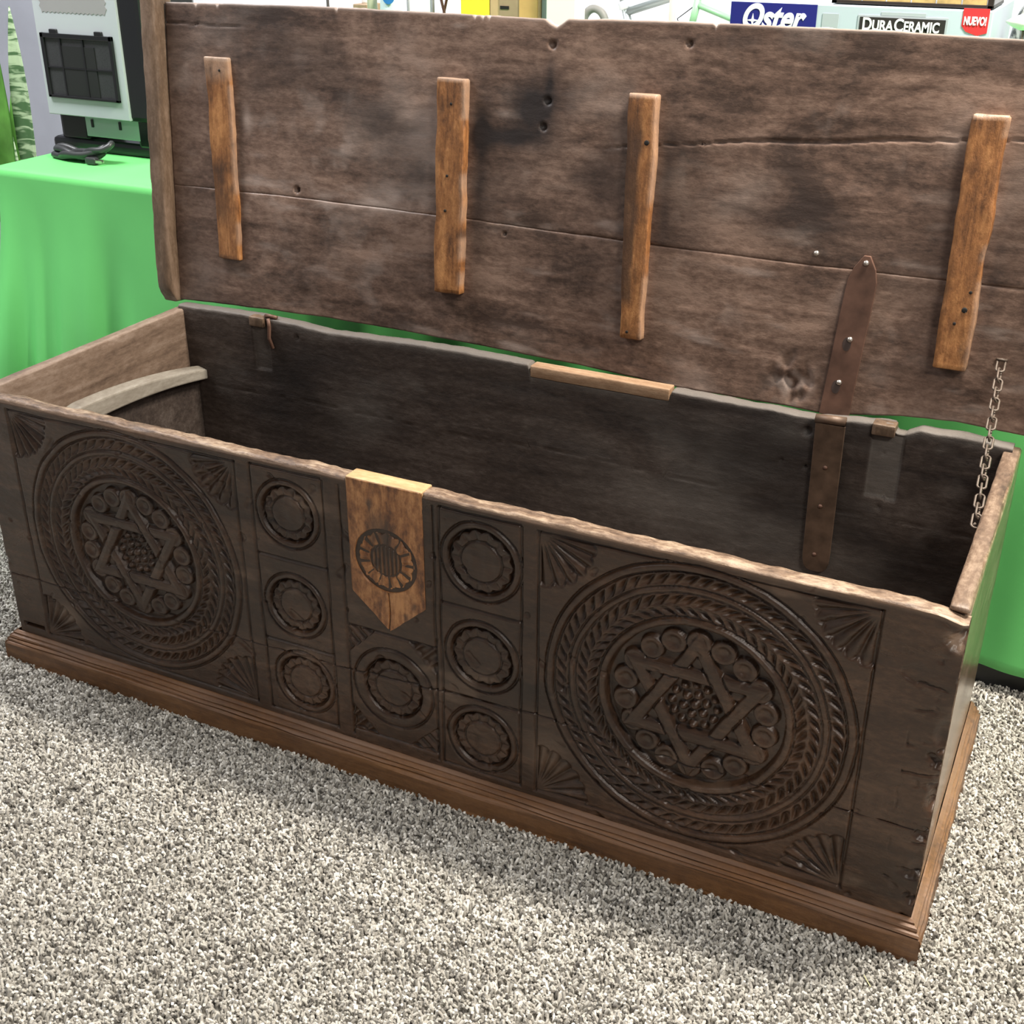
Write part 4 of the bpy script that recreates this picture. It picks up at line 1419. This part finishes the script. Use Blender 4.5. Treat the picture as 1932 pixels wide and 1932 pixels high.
V = np.stack([bxr + .078 + .066 * nx_ * rr, 1.20 + .08 * ny_ * rr, TT + hh + hh * np.sign(nz_) * np.abs(nz_) ** .7], -1).reshape(-1, 3)
V[:, 2] = np.maximum(V[:, 2], TT)
i_ = (np.arange(39)[:, None] * 60 + np.arange(60)[None, :])
j_ = (np.arange(39)[:, None] * 60 + (np.arange(60)[None, :] + 1) % 60)
q_ = np.stack([i_, j_, j_ + 60, i_ + 60], -1).reshape(-1, 4)
tag(mk('wrapped_bundle', V, q_, M_wrap), 'mottled black and grey plastic wrapped bundle beside the printed carton', 'bundle')
# little white ornament on a stem in front of it
oc = on_y(1926, 42, 1.06)
orn = empty('white_ornament', (oc[0], 1.06, TT))
tag(orn, 'white teardrop ornament on a thin stem beside the printed carton', 'ornament')
mb = MB().lathe([(.0005, -.030), (.008, -.018), (.013, -.004), (.013, .006), (.008, .016), (.001, .022)], (0, 0, 0), 16)
mb.map(lambda x, y, z: (oc[0] + z * .95 + .004, 1.06 + y, oc[2] + x))
mb.build('teardrop', simple('white_ceramic', (.8, .8, .77), .25), orn, smooth=True)
MB().tube([(oc[0] + .006, 1.06, TT), (oc[0] + .006, 1.06, oc[2] - .01)], .002, 8).build('stem', M_chain, orn, smooth=True)
MB().lathe([(.03, 0), (.03, .006), (.004, .010)], (oc[0] + .006, 1.06, TT), 16).build('foot', M_chain, orn, smooth=True)

# the row of small goods whose tops show over the lid
def X_(px, y, Y):
    return on_y(px, y, Y)[0]


def top_(px, y, Y):
    return on_y(px, y, Y)[2]


M_yel = simple('yellow_card', (.80, .68, .045), .5, 0, .4, .04, 20)
M_card = simple('brown_cardboard', (.52, .36, .20), .75, 0, .2, .08, 30)
M_card2 = simple('orange_cardboard', (.58, .36, .14), .7, 0, .2, .08, 30)
M_cream = simple('cream_card', (.80, .80, .74), .6)
Yq = 1.12
x0, x1 = X_(869, 20, Yq), X_(923, 20, Yq)
tag(MB().box(x0, x1, Yq, Yq + .07, TT, 1.17).build('yellow_box', M_yel, bevel=.002), 'plain yellow carton beside the brown cardboard box', 'box')
x0, x1 = X_(924, 20, Yq), X_(1016, 20, Yq)
cb = empty('cardboard_box', ((x0 + x1) / 2, Yq + .10, TT))
tag(cb, 'brown cardboard box with dark hand slot between yellow and white cartons', 'box')
MB().box(x0, x1, Yq, Yq + .05, TT, 1.15).build('carton', M_card, cb, bevel=.002)
xm1, xm2 = X_(943, 20, Yq), X_(980, 20, Yq)
MB().box(xm1, xm2, Yq - .0015, Yq + .001, TT + .1, 1.148).build('shaded_panel', simple('dull_cardboard', (.34, .25, .16), .8, 0, .2, .15, 25), cb)
MB().box(xm2, x1 - .001, Yq - .003, Yq, TT + .02, 1.149).build('flap', M_card2, cb, bevel=.001)
MB().box(xm1 + .002, xm1 + .022, Yq - .0025, Yq, top_(950, 17, Yq), top_(950, 11, Yq)).build('hand_slot', M_dark, cb)
x0, x1 = X_(1038, 20, Yq), X_(1093, 20, Yq)
wb = empty('white_carton', ((x0 + x1) / 2, Yq + .1, TT))
tag(wb, 'cream white carton between the cardboard box and grey basket', 'box')
x00 = X_(1017, 20, Yq)
mbx = MB().prism([(0, 0)] * 0 + [(x0, TT), (x1, TT), (x1, 1.16), (x0, 1.16)], Yq - .02, Yq + .03)
mbx.build('carton', M_cream, wb, bevel=.002)
MB().box(x00, x0 - .0005, Yq + .012, Yq + .05, TT, 1.158).build('side_sleeve', M_bw, wb, bevel=.001)
# grey basket with arched handle
YB_ = 1.25
gx = (X_(1092, 20, YB_) + X_(1152, 20, YB_)) / 2
bs = empty('grey_basket', (gx, YB_, TT))
tag(bs, 'grey basket with thick arched handle beside the white carton', 'basket')
M_gry = simple('grey_rubber', (.20, .20, .19), .55)
MB().lathe([(.050, 0), (.058, .02), (.070, .20), (.074, .21), (.066, .21), (.054, .03), (.001, .025)], (gx, YB_, TT), 28).build('bowl', M_gry, bs, smooth=True)
ht = top_(1120, 16, YB_)
hpts = [(gx - .026 * math.cos(a) * 1.0, YB_, ht - .034 + .034 * math.sin(a)) for a in np.linspace(0, math.pi, 16)]
hpts = [(gx - .050, YB_, TT + .18), (gx - .030, YB_, ht - .09)] + hpts + [(gx + .038, YB_, ht - .07), (gx + .056, YB_, TT + .18)]
MB().tube(hpts, .0085, 10).build('handle', M_gry, bs, smooth=True)
# bottles and bits
Yb = 1.10
bxc = X_(703, 20, Yb)
bo = empty('plastic_bottle', (bxc, Yb, TT))
tag(bo, 'slim greenish beige bottle next to the clear jug', 'bottle')
MB().lathe([(.010, 0), (.012, .01), (.0125, .30), (.011, .34), (.0105, .40)], (bxc, Yb, TT), 18).build('body', simple('beige_green_plastic', (.40, .43, .30), .4), bo, smooth=True)
MB().lathe([(.009, .40), (.009, .43), (.006, .435)], (bxc, Yb, TT), 14).build('cap', M_bwhite, bo, smooth=True)
jxc = X_(738, 20, Yb)
jg = empty('clear_jug', (jxc, Yb, TT))
tag(jg, 'clear plastic jug with a round blue label', 'jug')
M_clr = simple('clear_plastic', (.62, .72, .76), .12, 0, .5)
MB().lathe([(.018, 0), (.022, .01), (.024, .05), (.024, .33), (.022, .37), (.012, .41), (.012, .43)], (jxc, Yb, TT), 24).build('body', M_clr, jg, smooth=True)
lz = top_(750, 3, Yb)
mb = MB().lathe([(.014, 0), (.014, .0012)], (0, 0, 0), 20)
mb.map(lambda x, y, z: (jxc + .009 + x, Yb - .0245 - z + .3 * max(0, x) * .5, lz + .010 + y))
mb.build('label', simple('blue_label', (.03, .19, .50), .4), jg)
# small brown box with a white jar on it
x0, x1 = X_(666, 20, 1.14), X_(691, 20, 1.14)
zt2 = top_(678, 8, 1.14)
tag(MB().box(x0, x1, 1.14, 1.20, TT, zt2).build('narrow_brown_box', simple('brown_box_card', (.36, .25, .16), .7, noise=.1), bevel=.002), 'narrow brown box standing beside the beige bottle', 'box')
tag(MB().lathe([(.010, 0), (.011, .004), (.011, .04), (.008, .05), (.009, .055)], ((x0 + x1) / 2, 1.17, zt2), 18).build('white_jar', M_bwhite, smooth=True), 'small white jar standing on the narrow brown box', 'jar')
# slim rod stand
xr_ = X_(619, 20, 1.16)
rd = empty('rod_stand', (xr_, 1.16, TT))
tag(rd, 'slim dark metal rod stand behind the chest lid', 'stand')
MB().tube([(xr_ + .004, 1.16, TT), (xr_ - .002, 1.16, TT + .6)], .0034, 10).build('rod', simple('dark_grey_metal', (.12, .11, .11), .4, .5), rd, smooth=True)
MB().lathe([(.05, 0), (.05, .008), (.006, .014)], (xr_ + .004, 1.16, TT), 24).build('base', M_blk, rd, smooth=True)
# framed white board
x0, x1 = X_(768, 20, 1.20), X_(813, 20, 1.20)
fb = empty('framed_board', ((x0 + x1) / 2, 1.2, TT))
tag(fb, 'small white board with thin grey side posts beside the jug', 'board')
MB().box(x0 + .004, x1 - .004, 1.205, 1.212, TT + .02, TT + .52).build('panel', M_bwhite, fb)
for xx_ in (x0, x1):
    MB().tube([(xx_, 1.208, TT), (xx_, 1.208, TT + .53)], .0045, 10).build('post', simple('grey_metal', (.35, .37, .38), .35, .4), fb, smooth=True)
# handbag with crossing straps
hx = X_(838, 20, 1.18)
hb_ = empty('small_handbag', (hx, 1.18, TT))
tag(hb_, 'small brown handbag with crossing leather straps beside the yellow carton', 'handbag')
M_lea = simple('red_brown_leather', (.13, .055, .05), .5)
MB().box(hx - .035, hx + .035, 1.17, 1.22, TT, TT + .22).build('body', M_lea, hb_, bevel=.012)
for s_ in (-1, 1):
    MB().tube([(hx - s_ * .02, 1.18 + .01 * s_, TT + .21), (hx - s_ * .018, 1.18 + .008 * s_, TT + .28), (hx + s_ * .004, 1.18 + .008 * s_, TT + .36), (hx + s_ * .016, 1.18 + .008 * s_, TT + .43)], .0032, 8).build('strap', M_lea, hb_, smooth=True)

# ------------------------------------------------------------------ bicycles further back
M_tyre = simple('black_tyre', (.02, .02, .02), .8)
M_met = simple('silver_metal', (.55, .56, .57), .3, .8)


def bicycle(name, label, x0, y0, face, sc, paint, stemmat, seat):
    """x0 = bottom bracket; face=+1 heads towards +x"""
    root = empty(name, (x0, y0, 0))
    tag(root, label, 'bicycle')
    P_ = lambda x, z, y=0: (x0 + face * x * sc, y0 + y * sc, z * sc)
    fr = MB()
    BB, ST, HT, HB, RA = (0, .30), (-.17, .89), (.40, 1.05), (.44, .86), (-.42, .34)
    FA = (.60, .34)
    for a, b_, r in ((BB, ST, .0165), ((-.155, .845), (.402, 1.025), .016), (BB, (.43, .82), .019), (HT, HB, .019), (RA, BB, .010), (RA, (-.155, .82), .008)):
        fr.tube([P_(*a), P_(*b_)], r * sc, 10)
    fr.build('frame', paint, root, smooth=True)
    fk = MB()
    for s_ in (-1, 1):
        fk.tube([P_(HB[0], HB[1], 0), P_(HB[0] + .01, HB[1] - .03, .05 * s_), P_(FA[0] - .02, .45, .05 * s_), P_(FA[0], FA[1], .05 * s_)], .010 * sc, 8)
    fk.build('fork', paint, root, smooth=True)
    hbm = MB()
    hbm.tube([P_(*HT), P_(.385, 1.09), P_(.43, 1.11)], .014 * sc, 10)
    hbm.build('stem', stemmat, root, smooth=True)
    MB().tube([P_(.36, 1.14, -.30), P_(.40, 1.13, -.12), P_(.43, 1.11, 0), P_(.40, 1.13, .12), P_(.36, 1.14, .30)], .011 * sc, 8).build('handlebar', stemmat, root, smooth=True)
    MB().tube([P_(-.17, .87), P_(-.19, .97)], .013 * sc, 10).build('seat_post', M_met, root, smooth=True)
    MB().tube([P_(-.164, .855), P_(-.173, .885)], .021 * sc, 12).build('seat_clamp', M_bwhite, root, smooth=True)
    MB().tube([P_(-.34, .985), P_(-.30, .99), P_(-.16, .985), P_(-.05, .975)], [.03 * sc, .055 * sc, .03 * sc, .014 * sc], 10).build('saddle', seat, root, smooth=True)
    for c in (RA, FA):
        wv = MB()
        wv.tube([P_(c[0] + .315 * math.cos(a), c[1] + .315 * math.sin(a)) for a in np.linspace(0, 2 * math.pi, 41)[:-1]], .022 * sc, 8, closed=True)
        wh = wv.build('tyre', M_tyre, root, smooth=True)
        rm = MB()
        rm.tube([P_(c[0] + .29 * math.cos(a), c[1] + .29 * math.sin(a)) for a in np.linspace(0, 2 * math.pi, 41)[:-1]], .009 * sc, 6, closed=True)
        for k in range(16):
            a = 2 * math.pi * k / 16
            rm.tube([P_(c[0], c[1], .02 * (-1) ** k), P_(c[0] + .29 * math.cos(a), c[1] + .29 * math.sin(a))], .0014 * sc, 4)
        rm.build('rim_and_spokes', M_met, wh, smooth=True)
    MB().tube([P_(.42, 1.02, .02), P_(.52, .95, .04), P_(.47, .83, .03)], .003 * sc, 6).build('brake_cable', M_blk, root, smooth=True)
    cr = MB()
    cr.tube([P_(0, .30, -.06), P_(0, .30, .06)], .018 * sc, 10)
    cr.tube([P_(0, .30, -.06), P_(.12, .20, -.07)], .010 * sc, 8)
    cr.tube([P_(0, .30, .06), P_(-.12, .40, .07)], .010 * sc, 8)
    cr.build('crank', M_met, root, smooth=True)
    return root


xa = X_(1176, 15, 3.7)
bicycle('grey_bicycle', 'silver grey bicycle standing against the far white wall', xa + .17, 3.70, 1, 1.0, simple('silver_paint', (.42, .46, .45), .3, .5), M_met, M_blk)
xb = X_(1316, 20, 4.1)
bicycle('green_bicycle', 'pale green bicycle with black stem behind the grey bicycle', xb + .40 * .83, 4.10, -1, .83, simple('pale_green_paint', (.24, .46, .24), .35), M_blk, simple('purple_vinyl', (.16, .06, .45), .4))
xp = X_(1264, 20, 3.3)
tag(MB().tube([(xp + .01, 3.3, 0), (xp - .004, 3.34, 1.25)], .013, 10).build('wooden_pole', simple('pale_wood_pole', (.50, .40, .32), .5), smooth=True), 'thin pale wooden pole standing near the bicycles', 'pole')
# straw bits on the carpet
for (px, py, dx_, dy_) in ((1630, 1840, .012, -.016),):
    p = on_z(px, py, .012)
    tag(MB().tube([(p[0], p[1], .012), (p[0] + dx_, p[1] + dy_, .0125)], .0007, 5).build('straw_bit', simple('straw', (.65, .6, .32), .6)), 'tiny yellow straw lying on the carpet near the chest corner', 'straw')

for o in bpy.data.objects:
    if '_w' in o:
        del o['_w']
